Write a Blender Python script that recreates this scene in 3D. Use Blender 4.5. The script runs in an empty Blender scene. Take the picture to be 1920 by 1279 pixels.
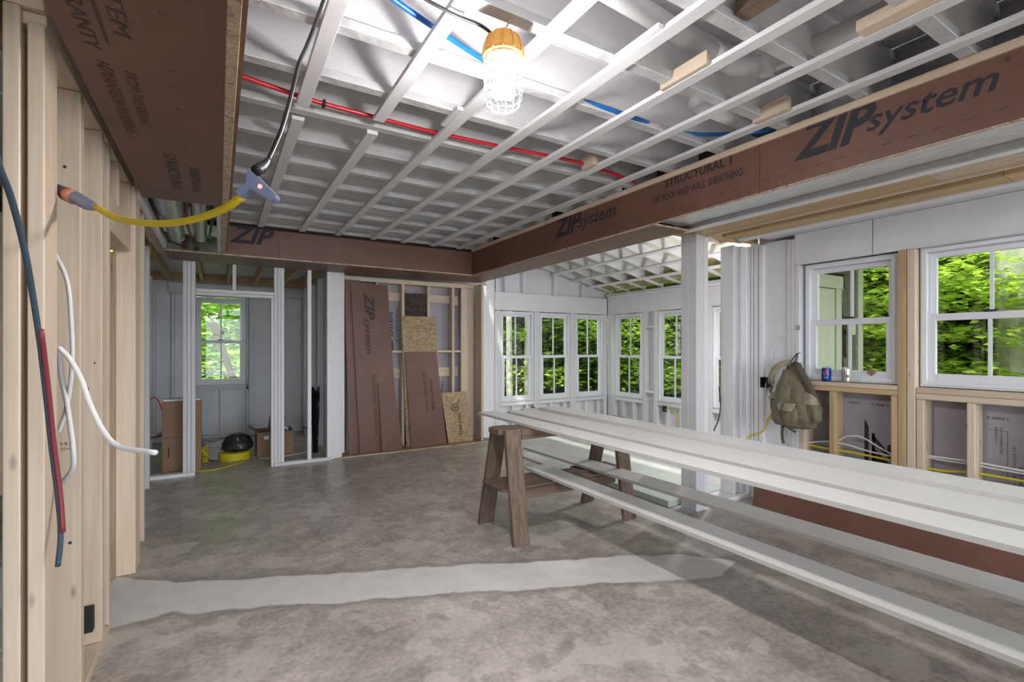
import bpy, bmesh, math, random
from mathutils import Vector, Matrix, noise
rnd = random.Random(7)
PI = math.pi
scene = bpy.context.scene
COL = scene.collection

# ---------------------------------------------------------------- camera
cam_d = bpy.data.cameras.new('camera')
cam = bpy.data.objects.new('camera', cam_d)
COL.objects.link(cam)
cam.location = (0, 0, 1.35)
cam.rotation_euler = (PI/2, 0, -math.atan(550/915))
cam_d.sensor_width = 36
cam_d.lens = 915/1920*36
cam_d.shift_y = 11.5/1920
cam_d.clip_start = 0.02
scene.camera = cam

# ---------------------------------------------------------------- world, sun, exposure
world = bpy.data.worlds.new('World')
scene.world = world
world.use_nodes = True
wn = world.node_tree
wn.nodes.clear()
wo = wn.nodes.new('ShaderNodeOutputWorld')
wb = wn.nodes.new('ShaderNodeBackground')
wb.inputs[0].default_value = (0.86, 0.93, 1.0, 1)
wb.inputs[1].default_value = 3.7
wn.links.new(wb.outputs[0], wo.inputs[0])
sun_d = bpy.data.lights.new('sun', 'SUN')
sun_d.energy = 4.2
sun_d.angle = math.radians(3)
sun_d.color = (1, 0.96, 0.86)
sun = bpy.data.objects.new('sun', sun_d)
COL.objects.link(sun)
sun.rotation_euler = (math.radians(14), math.radians(-22), 0)
sun.location = (0, 0, 20)
scene.view_settings.view_transform = 'Standard'
scene.view_settings.look = 'None'
scene.view_settings.gamma = 1
scene.view_settings.use_curve_mapping = False
scene.view_settings.exposure = 0.75
LAMP_STRENGTH = 200.0

# ---------------------------------------------------------------- materials
def mat_new(name):
    m = bpy.data.materials.new(name)
    m.use_nodes = True
    nt = m.node_tree
    b = nt.nodes['Principled BSDF']
    return m, nt, b

def plain(name, col, rough=0.5, metal=0.0, var=0.0, scale=8, bump=0.0, bscale=60):
    m, nt, b = mat_new(name)
    b.inputs['Roughness'].default_value = rough
    b.inputs['Metallic'].default_value = metal
    b.inputs['Base Color'].default_value = (*col, 1)
    tc = nt.nodes.new('ShaderNodeTexCoord')
    if var:
        n = nt.nodes.new('ShaderNodeTexNoise'); n.inputs['Scale'].default_value = scale
        n.inputs['Detail'].default_value = 6
        r = nt.nodes.new('ShaderNodeValToRGB')
        r.color_ramp.elements[0].position = .3; r.color_ramp.elements[1].position = .72
        r.color_ramp.elements[0].color = (*[c*(1-var) for c in col], 1)
        r.color_ramp.elements[1].color = (*[min(1, c*(1+var)) for c in col], 1)
        nt.links.new(tc.outputs['Object'], n.inputs['Vector'])
        nt.links.new(n.outputs['Fac'], r.inputs[0])
        nt.links.new(r.outputs[0], b.inputs['Base Color'])
    if bump:
        n2 = nt.nodes.new('ShaderNodeTexNoise'); n2.inputs['Scale'].default_value = bscale
        n2.inputs['Detail'].default_value = 4
        bp = nt.nodes.new('ShaderNodeBump'); bp.inputs['Strength'].default_value = bump
        bp.inputs['Distance'].default_value = .01
        nt.links.new(tc.outputs['Object'], n2.inputs['Vector'])
        nt.links.new(n2.outputs['Fac'], bp.inputs['Height'])
        nt.links.new(bp.outputs[0], b.inputs['Normal'])
    return m

def wood(name, light, dark, axis, knots=1.0, rough=.6):
    """grain stretched along one local axis; offset differs per object"""
    m, nt, b = mat_new(name)
    L = nt.links.new
    tc = nt.nodes.new('ShaderNodeTexCoord'); oi = nt.nodes.new('ShaderNodeObjectInfo')
    vm = nt.nodes.new('ShaderNodeVectorMath'); vm.operation = 'SCALE'; vm.inputs[0].default_value = (37, 53, 71)
    L(oi.outputs['Random'], vm.inputs['Scale'])
    add = nt.nodes.new('ShaderNodeVectorMath'); add.operation = 'ADD'
    L(tc.outputs['Object'], add.inputs[0]); L(vm.outputs[0], add.inputs[1])
    mp = nt.nodes.new('ShaderNodeMapping')
    s = [26, 26, 26]; s[axis] = 1.1
    mp.inputs['Scale'].default_value = s
    L(add.outputs[0], mp.inputs[0])
    n = nt.nodes.new('ShaderNodeTexNoise'); n.inputs['Scale'].default_value = 1; n.inputs['Detail'].default_value = 5
    n.inputs['Distortion'].default_value = .8
    L(mp.outputs[0], n.inputs['Vector'])
    mp2 = nt.nodes.new('ShaderNodeMapping')
    s2 = [70, 70, 70]; s2[axis] = 2.4
    mp2.inputs['Scale'].default_value = s2
    L(add.outputs[0], mp2.inputs[0])
    n2 = nt.nodes.new('ShaderNodeTexNoise'); n2.inputs['Scale'].default_value = 1; n2.inputs['Detail'].default_value = 3
    L(mp2.outputs[0], n2.inputs['Vector'])
    mx = nt.nodes.new('ShaderNodeMath'); mx.operation = 'MULTIPLY_ADD'; mx.inputs[1].default_value = .45
    L(n2.outputs['Fac'], mx.inputs[0])
    mul = nt.nodes.new('ShaderNodeMath'); mul.operation = 'MULTIPLY'; mul.inputs[1].default_value = .75
    L(n.outputs['Fac'], mul.inputs[0]); L(mul.outputs[0], mx.inputs[2])
    r = nt.nodes.new('ShaderNodeValToRGB')
    r.color_ramp.elements[0].position = .38; r.color_ramp.elements[1].position = .72
    r.color_ramp.elements[0].color = (*light, 1); r.color_ramp.elements[1].color = (*dark, 1)
    L(mx.outputs[0], r.inputs[0])
    # knots
    mp3 = nt.nodes.new('ShaderNodeMapping')
    s3 = [9, 9, 9]; s3[axis] = 3.2
    mp3.inputs['Scale'].default_value = s3
    L(add.outputs[0], mp3.inputs[0])
    v = nt.nodes.new('ShaderNodeTexVoronoi'); v.inputs['Scale'].default_value = 1
    L(mp3.outputs[0], v.inputs['Vector'])
    kr = nt.nodes.new('ShaderNodeValToRGB')
    kr.color_ramp.elements[0].position = .04; kr.color_ramp.elements[0].color = (1, 1, 1, 1)
    kr.color_ramp.elements[1].position = .11; kr.color_ramp.elements[1].color = (0, 0, 0, 1)
    L(v.outputs['Distance'], kr.inputs[0])
    km = nt.nodes.new('ShaderNodeMath'); km.operation = 'MULTIPLY'; km.inputs[1].default_value = .75*knots
    L(kr.outputs[0], km.inputs[0])
    mix = nt.nodes.new('ShaderNodeMixRGB'); mix.inputs[2].default_value = (*[c*.38 for c in dark], 1)
    L(km.outputs[0], mix.inputs[0]); L(r.outputs[0], mix.inputs[1])
    # small tone shift per piece
    hs = nt.nodes.new('ShaderNodeHueSaturation')
    mr = nt.nodes.new('ShaderNodeMapRange'); mr.inputs['To Min'].default_value = .86; mr.inputs['To Max'].default_value = 1.1
    L(oi.outputs['Random'], mr.inputs['Value']); L(mr.outputs[0], hs.inputs['Value'])
    L(mix.outputs[0], hs.inputs['Color'])
    L(hs.outputs[0], b.inputs['Base Color'])
    b.inputs['Roughness'].default_value = rough
    bp = nt.nodes.new('ShaderNodeBump'); bp.inputs['Strength'].default_value = .15; bp.inputs['Distance'].default_value = .004
    L(n2.outputs['Fac'], bp.inputs['Height']); L(bp.outputs[0], b.inputs['Normal'])
    return m

PINE_L, PINE_D = (.74, .615, .495), (.64, .50, .37)
PINE = [wood('pine_grain_%s' % 'xyz'[a], PINE_L, PINE_D, a) for a in range(3)]
YEL_L, YEL_D = (.66, .485, .285), (.53, .36, .19)
YPINE = [wood('yellow_pine_%s' % 'xyz'[a], YEL_L, YEL_D, a) for a in range(3)]
WHT = [wood('white_painted_lumber_%s' % 'xyz'[a], (.80, .79, .81), (.765, .755, .78), a, knots=.10, rough=.55) for a in range(3)]
OLD = [wood('old_brown_lumber_%s' % 'xyz'[a], (.235, .165, .125), (.13, .085, .06), a, knots=.8, rough=.75) for a in range(3)]
DARKP = [wood('dark_lumber_%s' % 'xyz'[a], (.40, .29, .20), (.28, .19, .12), a) for a in range(3)]  # darker brown tone than the pine
WHITE = plain('white_sprayed_sheathing', (.76, .755, .78), .6, var=.05, scale=3, bump=.12, bscale=40)
def osb_white(name, k_=1.0):
    m, nt, b = mat_new(name)
    L = nt.links.new
    tc = nt.nodes.new('ShaderNodeTexCoord')
    v = nt.nodes.new('ShaderNodeTexVoronoi'); v.inputs['Scale'].default_value = 26
    n = nt.nodes.new('ShaderNodeTexNoise'); n.inputs['Scale'].default_value = 5; n.inputs['Detail'].default_value = 8
    L(tc.outputs['Object'], v.inputs['Vector']); L(tc.outputs['Object'], n.inputs['Vector'])
    r = nt.nodes.new('ShaderNodeValToRGB')
    r.color_ramp.elements[0].position = .3; r.color_ramp.elements[0].color = (.60*k_, .59*k_, .61*k_, 1)
    r.color_ramp.elements[1].position = .6; r.color_ramp.elements[1].color = (.78*k_, .775*k_, .79*k_, 1)
    L(n.outputs['Fac'], r.inputs[0]); L(r.outputs[0], b.inputs['Base Color'])
    bp = nt.nodes.new('ShaderNodeBump'); bp.inputs['Strength'].default_value = .35; bp.inputs['Distance'].default_value = .01
    L(v.outputs['Distance'], bp.inputs['Height']); L(bp.outputs[0], b.inputs['Normal'])
    b.inputs['Roughness'].default_value = .6
    return m
OSBW = osb_white('white_sprayed_strand_board')
WEBM = osb_white('thinly_sprayed_joist_web', .78)

def osb(name, pal=((.26, .17, .085), (.38, .265, .145), (.50, .37, .22))):
    m, nt, b = mat_new(name)
    L = nt.links.new
    tc = nt.nodes.new('ShaderNodeTexCoord')
    n0 = nt.nodes.new('ShaderNodeTexNoise'); n0.inputs['Scale'].default_value = 9
    L(tc.outputs['Object'], n0.inputs['Vector'])
    mixv = nt.nodes.new('ShaderNodeMixRGB'); mixv.inputs[0].default_value = .12
    L(tc.outputs['Object'], mixv.inputs[1]); L(n0.outputs['Color'], mixv.inputs[2])
    cols = []
    for k, (rot, sc) in enumerate((((0, .5, 0), (80, 80, 17)), ((0, -.7, .4), (18, 70, 70)))):
        mp = nt.nodes.new('ShaderNodeMapping'); mp.inputs['Rotation'].default_value = rot; mp.inputs['Scale'].default_value = sc
        L(mixv.outputs[0], mp.inputs[0])
        v = nt.nodes.new('ShaderNodeTexVoronoi'); v.inputs['Scale'].default_value = 1
        L(mp.outputs[0], v.inputs['Vector'])
        cols.append(v)
    md = nt.nodes.new('ShaderNodeMixRGB'); md.inputs[0].default_value = .5
    L(cols[0].outputs['Color'], md.inputs[1]); L(cols[1].outputs['Color'], md.inputs[2])
    bw = nt.nodes.new('ShaderNodeRGBToBW'); L(md.outputs[0], bw.inputs[0])
    r = nt.nodes.new('ShaderNodeValToRGB')
    e = r.color_ramp.elements
    e[0].position = .22; e[0].color = (*pal[0], 1)
    e[1].position = .75; e[1].color = (*pal[2], 1)
    x = e.new(.42); x.color = (*pal[1], 1)
    L(bw.outputs[0], r.inputs[0]); L(r.outputs[0], b.inputs['Base Color'])
    b.inputs['Roughness'].default_value = .6
    return m
OSB = osb('strand_board')
OSB_E = osb('strand_board_edge', ((.28, .20, .13), (.48, .36, .25), (.62, .50, .37)))

def sheathing(name, col):
    m, nt, b = mat_new(name)
    L = nt.links.new
    tc = nt.nodes.new('ShaderNodeTexCoord')
    n = nt.nodes.new('ShaderNodeTexNoise'); n.inputs['Scale'].default_value = 2.2; n.inputs['Detail'].default_value = 7
    L(tc.outputs['Object'], n.inputs['Vector'])
    r = nt.nodes.new('ShaderNodeValToRGB')
    r.color_ramp.elements[0].position = .3; r.color_ramp.elements[0].color = (*[c*.82 for c in col], 1)
    r.color_ramp.elements[1].position = .7; r.color_ramp.elements[1].color = (*[c*1.14 for c in col], 1)
    L(n.outputs['Fac'], r.inputs[0])
    # pale scuffs
    v = nt.nodes.new('ShaderNodeTexVoronoi'); v.inputs['Scale'].default_value = 9
    mp = nt.nodes.new('ShaderNodeMapping'); mp.inputs['Scale'].default_value = (1, 1, 2.5); mp.inputs['Rotation'].default_value = (.3, .4, .5)
    L(tc.outputs['Object'], mp.inputs[0]); L(mp.outputs[0], v.inputs['Vector'])
    sr = nt.nodes.new('ShaderNodeValToRGB')
    sr.color_ramp.elements[0].position = .02; sr.color_ramp.elements[0].color = (.7, .7, .7, 1)
    sr.color_ramp.elements[1].position = .045; sr.color_ramp.elements[1].color = (0, 0, 0, 1)
    L(v.outputs['Distance'], sr.inputs[0])
    mx = nt.nodes.new('ShaderNodeMixRGB'); mx.inputs[2].default_value = (.6, .45, .36, 1)
    L(sr.outputs[0], mx.inputs[0]); L(r.outputs[0], mx.inputs[1])
    L(mx.outputs[0], b.inputs['Base Color'])
    b.inputs['Roughness'].default_value = .48
    return m
ZIP = sheathing('rust_coated_sheathing', (.178, .086, .061))
GREY = sheathing('grey_coated_sheathing', (.37, .345, .385))

def concrete():
    m, nt, b = mat_new('concrete_slab')
    L = nt.links.new
    N = nt.nodes.new
    tc = N('ShaderNodeTexCoord')
    def noi(scale, det, dist=0, ww=None):
        n = N('ShaderNodeTexNoise'); n.inputs['Scale'].default_value = scale; n.inputs['Detail'].default_value = det
        n.inputs['Distortion'].default_value = dist
        L(tc.outputs['Object'], n.inputs['Vector'])
        return n
    def ramp(src, *st):
        r = N('ShaderNodeValToRGB')
        e = r.color_ramp.elements
        e[0].position, e[0].color = st[0][0], (*st[0][1], 1)
        e[1].position, e[1].color = st[-1][0], (*st[-1][1], 1)
        for p, c in st[1:-1]:
            q = e.new(p); q.color = (*c, 1)
        L(src, r.inputs[0]); return r
    def mixc(fac, a, c, mode='MIX'):
        x = N('ShaderNodeMixRGB'); x.blend_type = mode
        for i, s in ((0, fac), (1, a), (2, c)):
            if isinstance(s, (int, float)): x.inputs[i].default_value = s
            elif isinstance(s, tuple): x.inputs[i].default_value = (*s, 1)
            else: L(s, x.inputs[i])
        return x
    n1 = noi(1.3, 10, .15)
    base = ramp(n1.outputs['Fac'], (.32, (.335, .298, .27)), (.5, (.43, .388, .355)), (.7, (.52, .47, .44)))
    n2 = noi(9, 12, .1)
    g2 = ramp(n2.outputs['Fac'], (.36, (.80, .80, .79)), (.64, (1.18, 1.16, 1.15)))
    c1 = mixc(.8, base.outputs[0], g2.outputs[0], 'MULTIPLY')
    n3 = noi(38, 14)
    g3 = ramp(n3.outputs['Fac'], (.36, (.78, .78, .78)), (.64, (1.16, 1.16, 1.16)))
    c2 = mixc(.8, c1.outputs[0], g3.outputs[0], 'MULTIPLY')
    # pale worn blotches
    n4 = noi(3.4, 12, .25)
    p4 = ramp(n4.outputs['Fac'], (.55, (0, 0, 0)), (.585, (.5, .5, .5)))
    c3 = mixc(p4.outputs[0], c2.outputs[0], (.62, .57, .53))
    # tiny chips
    n5 = N('ShaderNodeTexVoronoi'); n5.inputs['Scale'].default_value = 45; L(tc.outputs['Object'], n5.inputs['Vector'])
    p5 = ramp(n5.outputs['Distance'], (.12, (.8, .8, .8)), (.2, (0, 0, 0)))
    p5m = mixc(1.0, p5.outputs[0], p4.outputs[0], 'MULTIPLY')
    c4 = mixc(p5m.outputs[0], c3.outputs[0], (.13, .11, .09))
    n6 = noi(5.5, 14, .1)
    p6 = ramp(n6.outputs['Fac'], (.60, (0, 0, 0)), (.63, (.45, .45, .45)))
    c4 = mixc(p6.outputs[0], c4.outputs[0], (.235, .205, .185))
    # patched trench: band around the line y = 3.115 - 0.43 x
    sx = N('ShaderNodeSeparateXYZ'); L(tc.outputs['Object'], sx.inputs[0])
    def math_(op, a, b_=None, c_=None):
        x = N('ShaderNodeMath'); x.operation = op
        for i, s in enumerate((a, b_, c_)):
            if s is None: continue
            if isinstance(s, (int, float)): x.inputs[i].default_value = s
            else: L(s, x.inputs[i])
        return x.outputs[0]
    nb = noi(3.0, 5)
    t = math_('ADD', sx.outputs['Y'], math_('MULTIPLY', sx.outputs['X'], .43))
    d = math_('ABSOLUTE', math_('ADD', t, -3.11))
    d = math_('ADD', d, math_('MULTIPLY', math_('ADD', nb.outputs['Fac'], -.5), .16))
    # flare at the left end
    fl = math_('MULTIPLY', math_('MAXIMUM', math_('ADD', math_('MULTIPLY', sx.outputs['X'], -1), -.2), 0), .45)
    d = math_('SUBTRACT', d, fl)
    endf = math_('MULTIPLY', math_('MAXIMUM', math_('ADD', sx.outputs['X'], -2.55), 0), .8)
    d = math_('ADD', d, endf)
    band = ramp(d, (.175, (1, 1, 1)), (.192, (0, 0, 0)))
    rim = ramp(d, (.17, (0, 0, 0)), (.2, (.55, .55, .55)), (.26, (0, 0, 0)))
    c5 = mixc(rim.outputs[0], c4.outputs[0], (.21, .19, .17))
    nbn = ramp(n2.outputs['Fac'], (.3, (.62, .595, .58)), (.7, (.70, .675, .66)))
    c6 = mixc(band.outputs[0], c5.outputs[0], nbn.outputs[0])
    L(c6.outputs[0], b.inputs['Base Color'])
    rr = ramp(n1.outputs['Fac'], (.3, (.28, .28, .28)), (.7, (.5, .5, .5)))
    rb = mixc(band.outputs[0], rr.outputs[0], (.6, .6, .6))
    L(rb.outputs[0], b.inputs['Roughness'])
    bp = N('ShaderNodeBump'); bp.inputs['Strength'].default_value = .07; bp.inputs['Distance'].default_value = .01
    L(n3.outputs['Fac'], bp.inputs['Height']); L(bp.outputs[0], b.inputs['Normal'])
    return m
CONC = concrete()
CONC_P = plain('painted_daylight_concrete', (.50, .52, .52), .42, var=.12, scale=4, bump=.1)  # window light on the sunroom slab put into a paler colour
BLACK = plain('black_plastic', (.018, .018, .02), .45)
BLACKR = plain('black_sheet_plastic', (.02, .02, .022), .32, bump=.7, bscale=22)
INK = plain('black_stencil_ink', (.035, .03, .04), .7)
INK2 = plain('faded_stencil_ink', (.075, .045, .045), .7)
RED = plain('red_water_pipe', (.55, .015, .03), .3)
BLUE = plain('blue_water_pipe', (.01, .14, .5), .3)
YELLOW = plain('yellow_cord_jacket', (.72, .52, .01), .45)
YELC = plain('yellow_cable_jacket', (.66, .55, .02), .45)
WCAB = plain('white_cable_jacket', (.72, .70, .69), .45)
REDC = plain('dark_red_hose', (.22, .035, .05), .45)
BLUC = plain('dark_blue_cable', (.05, .08, .11), .45)
GREY_R = plain('grey_cable', (.35, .35, .37), .45)
PVC = plain('white_drain_pipe', (.68, .68, .68), .4, var=.08, scale=12)
VINYL = plain('white_vinyl', (.80, .81, .86), .35)
PRIMED = plain('primed_white_board', (.80, .79, .785), .38, var=.02, scale=3)
CARD = plain('brown_cardboard', (.30, .19, .115), .8, var=.06, scale=5)
FOAM = plain('white_packing_foam', (.85, .86, .88), .7)
SHEETF = plain('pale_green_foam_sheet', (.52, .58, .52), .6, var=.05)
DUCT = plain('galvanised_duct', (.55, .55, .56), .28, metal=.9, var=.05)
ALU = plain('bare_aluminium', (.72, .70, .71), .28, metal=.85)
STEELW = plain('painted_wire_cage', (.10, .10, .10), .5)
ORANGE = plain('orange_lamp_housing', (.72, .36, .07), .45)
CANB = plain('blue_can_print', (.012, .05, .30), .3, metal=.3)
CANR = plain('red_can_print', (.6, .01, .02), .35)
CANW = plain('white_can_print', (.8, .8, .82), .35)
CANM = plain('maroon_can_print', (.2, .03, .06), .35)
OLIVE = plain('olive_canvas', (.175, .148, .10), .9, var=.18, scale=14, bump=.5, bscale=45)
OLIVE_D = plain('dark_olive_webbing', (.095, .08, .06), .9, bump=.4, bscale=80)
OLIVE_L = plain('faded_canvas', (.32, .275, .20), .9, var=.15, scale=18, bump=.5, bscale=45)
CLEARP = plain('smoky_clear_plastic', (.20, .22, .33), .18)
INSUL = plain('brown_mineral_wool', (.075, .055, .045), .95, var=.5, scale=25, bump=1, bscale=30)
INSULY = plain('yellow_insulation', (.34, .30, .13), .95, var=.35, scale=9, bump=1, bscale=25)
INSULP = plain('overspray_insulation', (.76, .75, .58), .9, var=.14, scale=6, bump=.6, bscale=25)
SHING = plain('grey_brown_shingle', (.155, .135, .12), .8, var=.2, scale=10)
TRIMW = plain('cream_exterior_trim', (.60, .58, .50), .5)
DARK = plain('painted_void_shade', (.035, .025, .02), .8)  # near-black colour stands in for the shade in gaps and voids
BARK = plain('grey_brown_bark', (.22, .18, .14), .9, var=.4, scale=14, bump=1, bscale=30)
BARKP = plain('pale_grey_bark', (.48, .45, .39), .85, var=.4, scale=10, bump=.6, bscale=25)
SOIL = plain('leaf_litter', (.055, .05, .025), .95, var=.5, scale=6, bump=1, bscale=12)

def foil():
    m, nt, b = mat_new('foil_wrap')
    L = nt.links.new
    b.inputs['Metallic'].default_value = .45; b.inputs['Roughness'].default_value = .32
    b.inputs['Base Color'].default_value = (.92, .93, .95, 1)
    tc = nt.nodes.new('ShaderNodeTexCoord')
    v = nt.nodes.new('ShaderNodeTexVoronoi'); v.inputs['Scale'].default_value = 14
    mp = nt.nodes.new('ShaderNodeMapping'); mp.inputs['Scale'].default_value = (2, .7, 1)
    L(tc.outputs['Object'], mp.inputs[0]); L(mp.outputs[0], v.inputs['Vector'])
    w = nt.nodes.new('ShaderNodeTexWave'); w.inputs['Scale'].default_value = 45; w.inputs['Distortion'].default_value = 1
    L(tc.outputs['Object'], w.inputs['Vector'])
    a = nt.nodes.new('ShaderNodeMath'); a.operation = 'MULTIPLY_ADD'; a.inputs[1].default_value = .12
    L(w.outputs['Fac'], a.inputs[0]); L(v.outputs['Distance'], a.inputs[2])
    bp = nt.nodes.new('ShaderNodeBump'); bp.inputs['Strength'].default_value = .8; bp.inputs['Distance'].default_value = .02
    L(a.outputs[0], bp.inputs['Height']); L(bp.outputs[0], b.inputs['Normal'])
    return m
FOIL = foil()

def glass():
    m = bpy.data.materials.new('window_glass'); m.use_nodes = True
    nt = m.node_tree; nt.nodes.clear()
    o = nt.nodes.new('ShaderNodeOutputMaterial')
    t = nt.nodes.new('ShaderNodeBsdfTransparent'); t.inputs[0].default_value = (.96, .98, .97, 1)
    g = nt.nodes.new('ShaderNodeBsdfGlossy'); g.inputs['Roughness'].default_value = .01
    lw = nt.nodes.new('ShaderNodeLayerWeight'); lw.inputs[0].default_value = .5
    pw = nt.nodes.new('ShaderNodeMath'); pw.operation = 'POWER'; pw.inputs[1].default_value = 4
    nt.links.new(lw.outputs['Facing'], pw.inputs[0])
    f = nt.nodes.new('ShaderNodeMath'); f.operation = 'MULTIPLY_ADD'; f.inputs[1].default_value = .6; f.inputs[2].default_value = .035
    nt.links.new(pw.outputs[0], f.inputs[0])
    x = nt.nodes.new('ShaderNodeMixShader')
    nt.links.new(f.outputs[0], x.inputs[0]); nt.links.new(t.outputs[0], x.inputs[1]); nt.links.new(g.outputs[0], x.inputs[2])
    nt.links.new(x.outputs[0], o.inputs[0])
    return m
GLASS = glass()

def leaf_mat(name, c1, c2):
    m = bpy.data.materials.new(name); m.use_nodes = True
    nt = m.node_tree; nt.nodes.clear()
    L = nt.links.new
    o = nt.nodes.new('ShaderNodeOutputMaterial')
    tc = nt.nodes.new('ShaderNodeTexCoord')
    n = nt.nodes.new('ShaderNodeTexNoise'); n.inputs['Scale'].default_value = 2.5; n.inputs['Detail'].default_value = 5
    L(tc.outputs['Object'], n.inputs['Vector'])
    r = nt.nodes.new('ShaderNodeValToRGB')
    r.color_ramp.elements[0].position = .35; r.color_ramp.elements[0].color = (*c1, 1)
    r.color_ramp.elements[1].position = .65; r.color_ramp.elements[1].color = (*c2, 1)
    L(n.outputs['Fac'], r.inputs[0])
    d = nt.nodes.new('ShaderNodeBsdfDiffuse'); t = nt.nodes.new('ShaderNodeBsdfTranslucent')
    L(r.outputs[0], d.inputs[0]); L(r.outputs[0], t.inputs[0])
    x = nt.nodes.new('ShaderNodeMixShader'); x.inputs[0].default_value = .5
    L(d.outputs[0], x.inputs[1]); L(t.outputs[0], x.inputs[2]); L(x.outputs[0], o.inputs[0])
    return m
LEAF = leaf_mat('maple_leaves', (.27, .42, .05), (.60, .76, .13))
LEAFD = leaf_mat('painted_shade_leaves', (.07, .14, .03), (.22, .34, .06))  # shade of the deep woods put into a darker leaf colour
LEAFY = leaf_mat('painted_sun_leaves', (.42, .66, .12), (.72, .88, .28))  # strong sunlight put into a paler leaf colour

def emit(name, col, s):
    m = bpy.data.materials.new(name); m.use_nodes = True
    nt = m.node_tree; nt.nodes.clear()
    o = nt.nodes.new('ShaderNodeOutputMaterial'); e = nt.nodes.new('ShaderNodeEmission')
    e.inputs[0].default_value = (*col, 1); e.inputs[1].default_value = s
    nt.links.new(e.outputs[0], o.inputs[0]); return m
GLOW = emit('led_tube_glow', (1, .975, .96), LAMP_STRENGTH*.92)

# ---------------------------------------------------------------- helpers
def link(name, bm, m, parent=None, loc=(0, 0, 0), kind=None, smooth=False):
    me = bpy.data.meshes.new(name)
    bm.normal_update()
    bm.to_mesh(me); bm.free()
    if smooth:
        for p in me.polygons: p.use_smooth = True
    for mm in (m if isinstance(m, (list, tuple)) else [m]): me.materials.append(mm)
    o = bpy.data.objects.new(name, me)
    COL.objects.link(o)
    o.location = loc
    if parent is not None:
        o.parent = parent
        o.location = Vector(loc) - wloc(parent)
    if kind: o['kind'] = kind
    return o

def wloc(o):
    v = Vector((0, 0, 0))
    while o is not None:
        v += o.location; o = o.parent
    return v

def empty(name, loc=(0, 0, 0), kind=None, parent=None):
    o = bpy.data.objects.new(name, None); COL.objects.link(o)
    o.location = loc; o.empty_display_size = .1
    if parent is not None:
        o.parent = parent; o.location = Vector(loc) - wloc(parent)
    if kind: o['kind'] = kind
    return o

def thing(name, label, cat, loc=(0, 0, 0), group=None):
    o = empty(name, loc); return tag(o, label, cat, group)

def tag(o, label, cat, group=None):
    o['label'] = label; o['category'] = cat
    if group: o['group'] = group
    return o

def bm_box(bm, x0, x1, y0, y1, z0, z1, bevel=0.0):
    vs = [bm.verts.new((x, y, z)) for z in (z0, z1) for y in (y0, y1) for x in (x0, x1)]
    fs = [bm.faces.new([vs[i] for i in f]) for f in ((0, 2, 3, 1), (4, 5, 7, 6), (0, 1, 5, 4), (2, 6, 7, 3), (0, 4, 6, 2), (1, 3, 7, 5))]
    if bevel:
        es = list({e for f in fs for e in f.edges})
        bmesh.ops.bevel(bm, geom=es, offset=bevel, segments=1, affect='EDGES')
    return vs

def box(name, x0, x1, y0, y1, z0, z1, m, parent=None, bevel=0.0, kind=None):
    """m may be a triple of grain materials: the longest axis is picked"""
    x0, x1 = min(x0, x1), max(x0, x1); y0, y1 = min(y0, y1), max(y0, y1); z0, z1 = min(z0, z1), max(z0, z1)
    d = (x1-x0, y1-y0, z1-z0)
    if isinstance(m, list): m = m[max(range(3), key=lambda i: d[i])]
    c = Vector(((x0+x1)/2, (y0+y1)/2, (z0+z1)/2))
    bm = bmesh.new()
    bm_box(bm, -d[0]/2, d[0]/2, -d[1]/2, d[1]/2, -d[2]/2, d[2]/2, bevel)
    return link(name, bm, m, parent, c, kind)

def catmull(pts, n=6):
    P = [Vector(p) for p in pts]
    if len(P) < 3: return P
    Q = [P[0]*2-P[1]] + P + [P[-1]*2-P[-2]]
    out = []
    for i in range(1, len(Q)-2):
        for k in range(n):
            t = k/n
            a, b, c, d = Q[i-1], Q[i], Q[i+1], Q[i+2]
            out.append(.5*((2*b)+(c-a)*t+(2*a-5*b+4*c-d)*t*t+(3*b-a-3*c+d)*t*t*t))
    out.append(P[-1]); return out

def bm_tube(bm, pts, r, seg=8, n=6, caps=True, smooth=True):
    P = catmull(pts, n) if smooth else [Vector(p) for p in pts]
    rs = r if isinstance(r, (list, tuple)) else None
    rings = []
    up = None
    for i, p in enumerate(P):
        t = (P[min(i+1, len(P)-1)]-P[max(i-1, 0)])
        if t.length < 1e-7: t = Vector((0, 0, 1))
        t.normalize()
        if up is None:
            up = t.orthogonal().normalized()
        else:
            up = (up - t*up.dot(t))
            up = up.normalized() if up.length > 1e-6 else t.orthogonal().normalized()
        s = t.cross(up)
        if rs:
            f = i/(len(P)-1)*(len(rs)-1); k = min(int(f), len(rs)-2); rr = rs[k]+(rs[k+1]-rs[k])*(f-k)
        else: rr = r
        rings.append([bm.verts.new(p+(up*math.cos(2*PI*j/seg)+s*math.sin(2*PI*j/seg))*rr) for j in range(seg)])
    for a, b in zip(rings, rings[1:]):
        for j in range(seg):
            bm.faces.new((a[j], a[(j+1) % seg], b[(j+1) % seg], b[j]))
    if caps:
        bm.faces.new(list(reversed(rings[0]))); bm.faces.new(rings[-1])

def tube(name, pts, r, m, parent=None, seg=8, n=6, smooth=True, origin=None):
    o = Vector(origin) if origin is not None else Vector(pts[0])
    bm = bmesh.new()
    bm_tube(bm, [Vector(p)-o for p in pts], r, seg, n, smooth=smooth)
    bmesh.ops.recalc_face_normals(bm, faces=bm.faces)
    return link(name, bm, m, parent, o, smooth=True)

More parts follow.
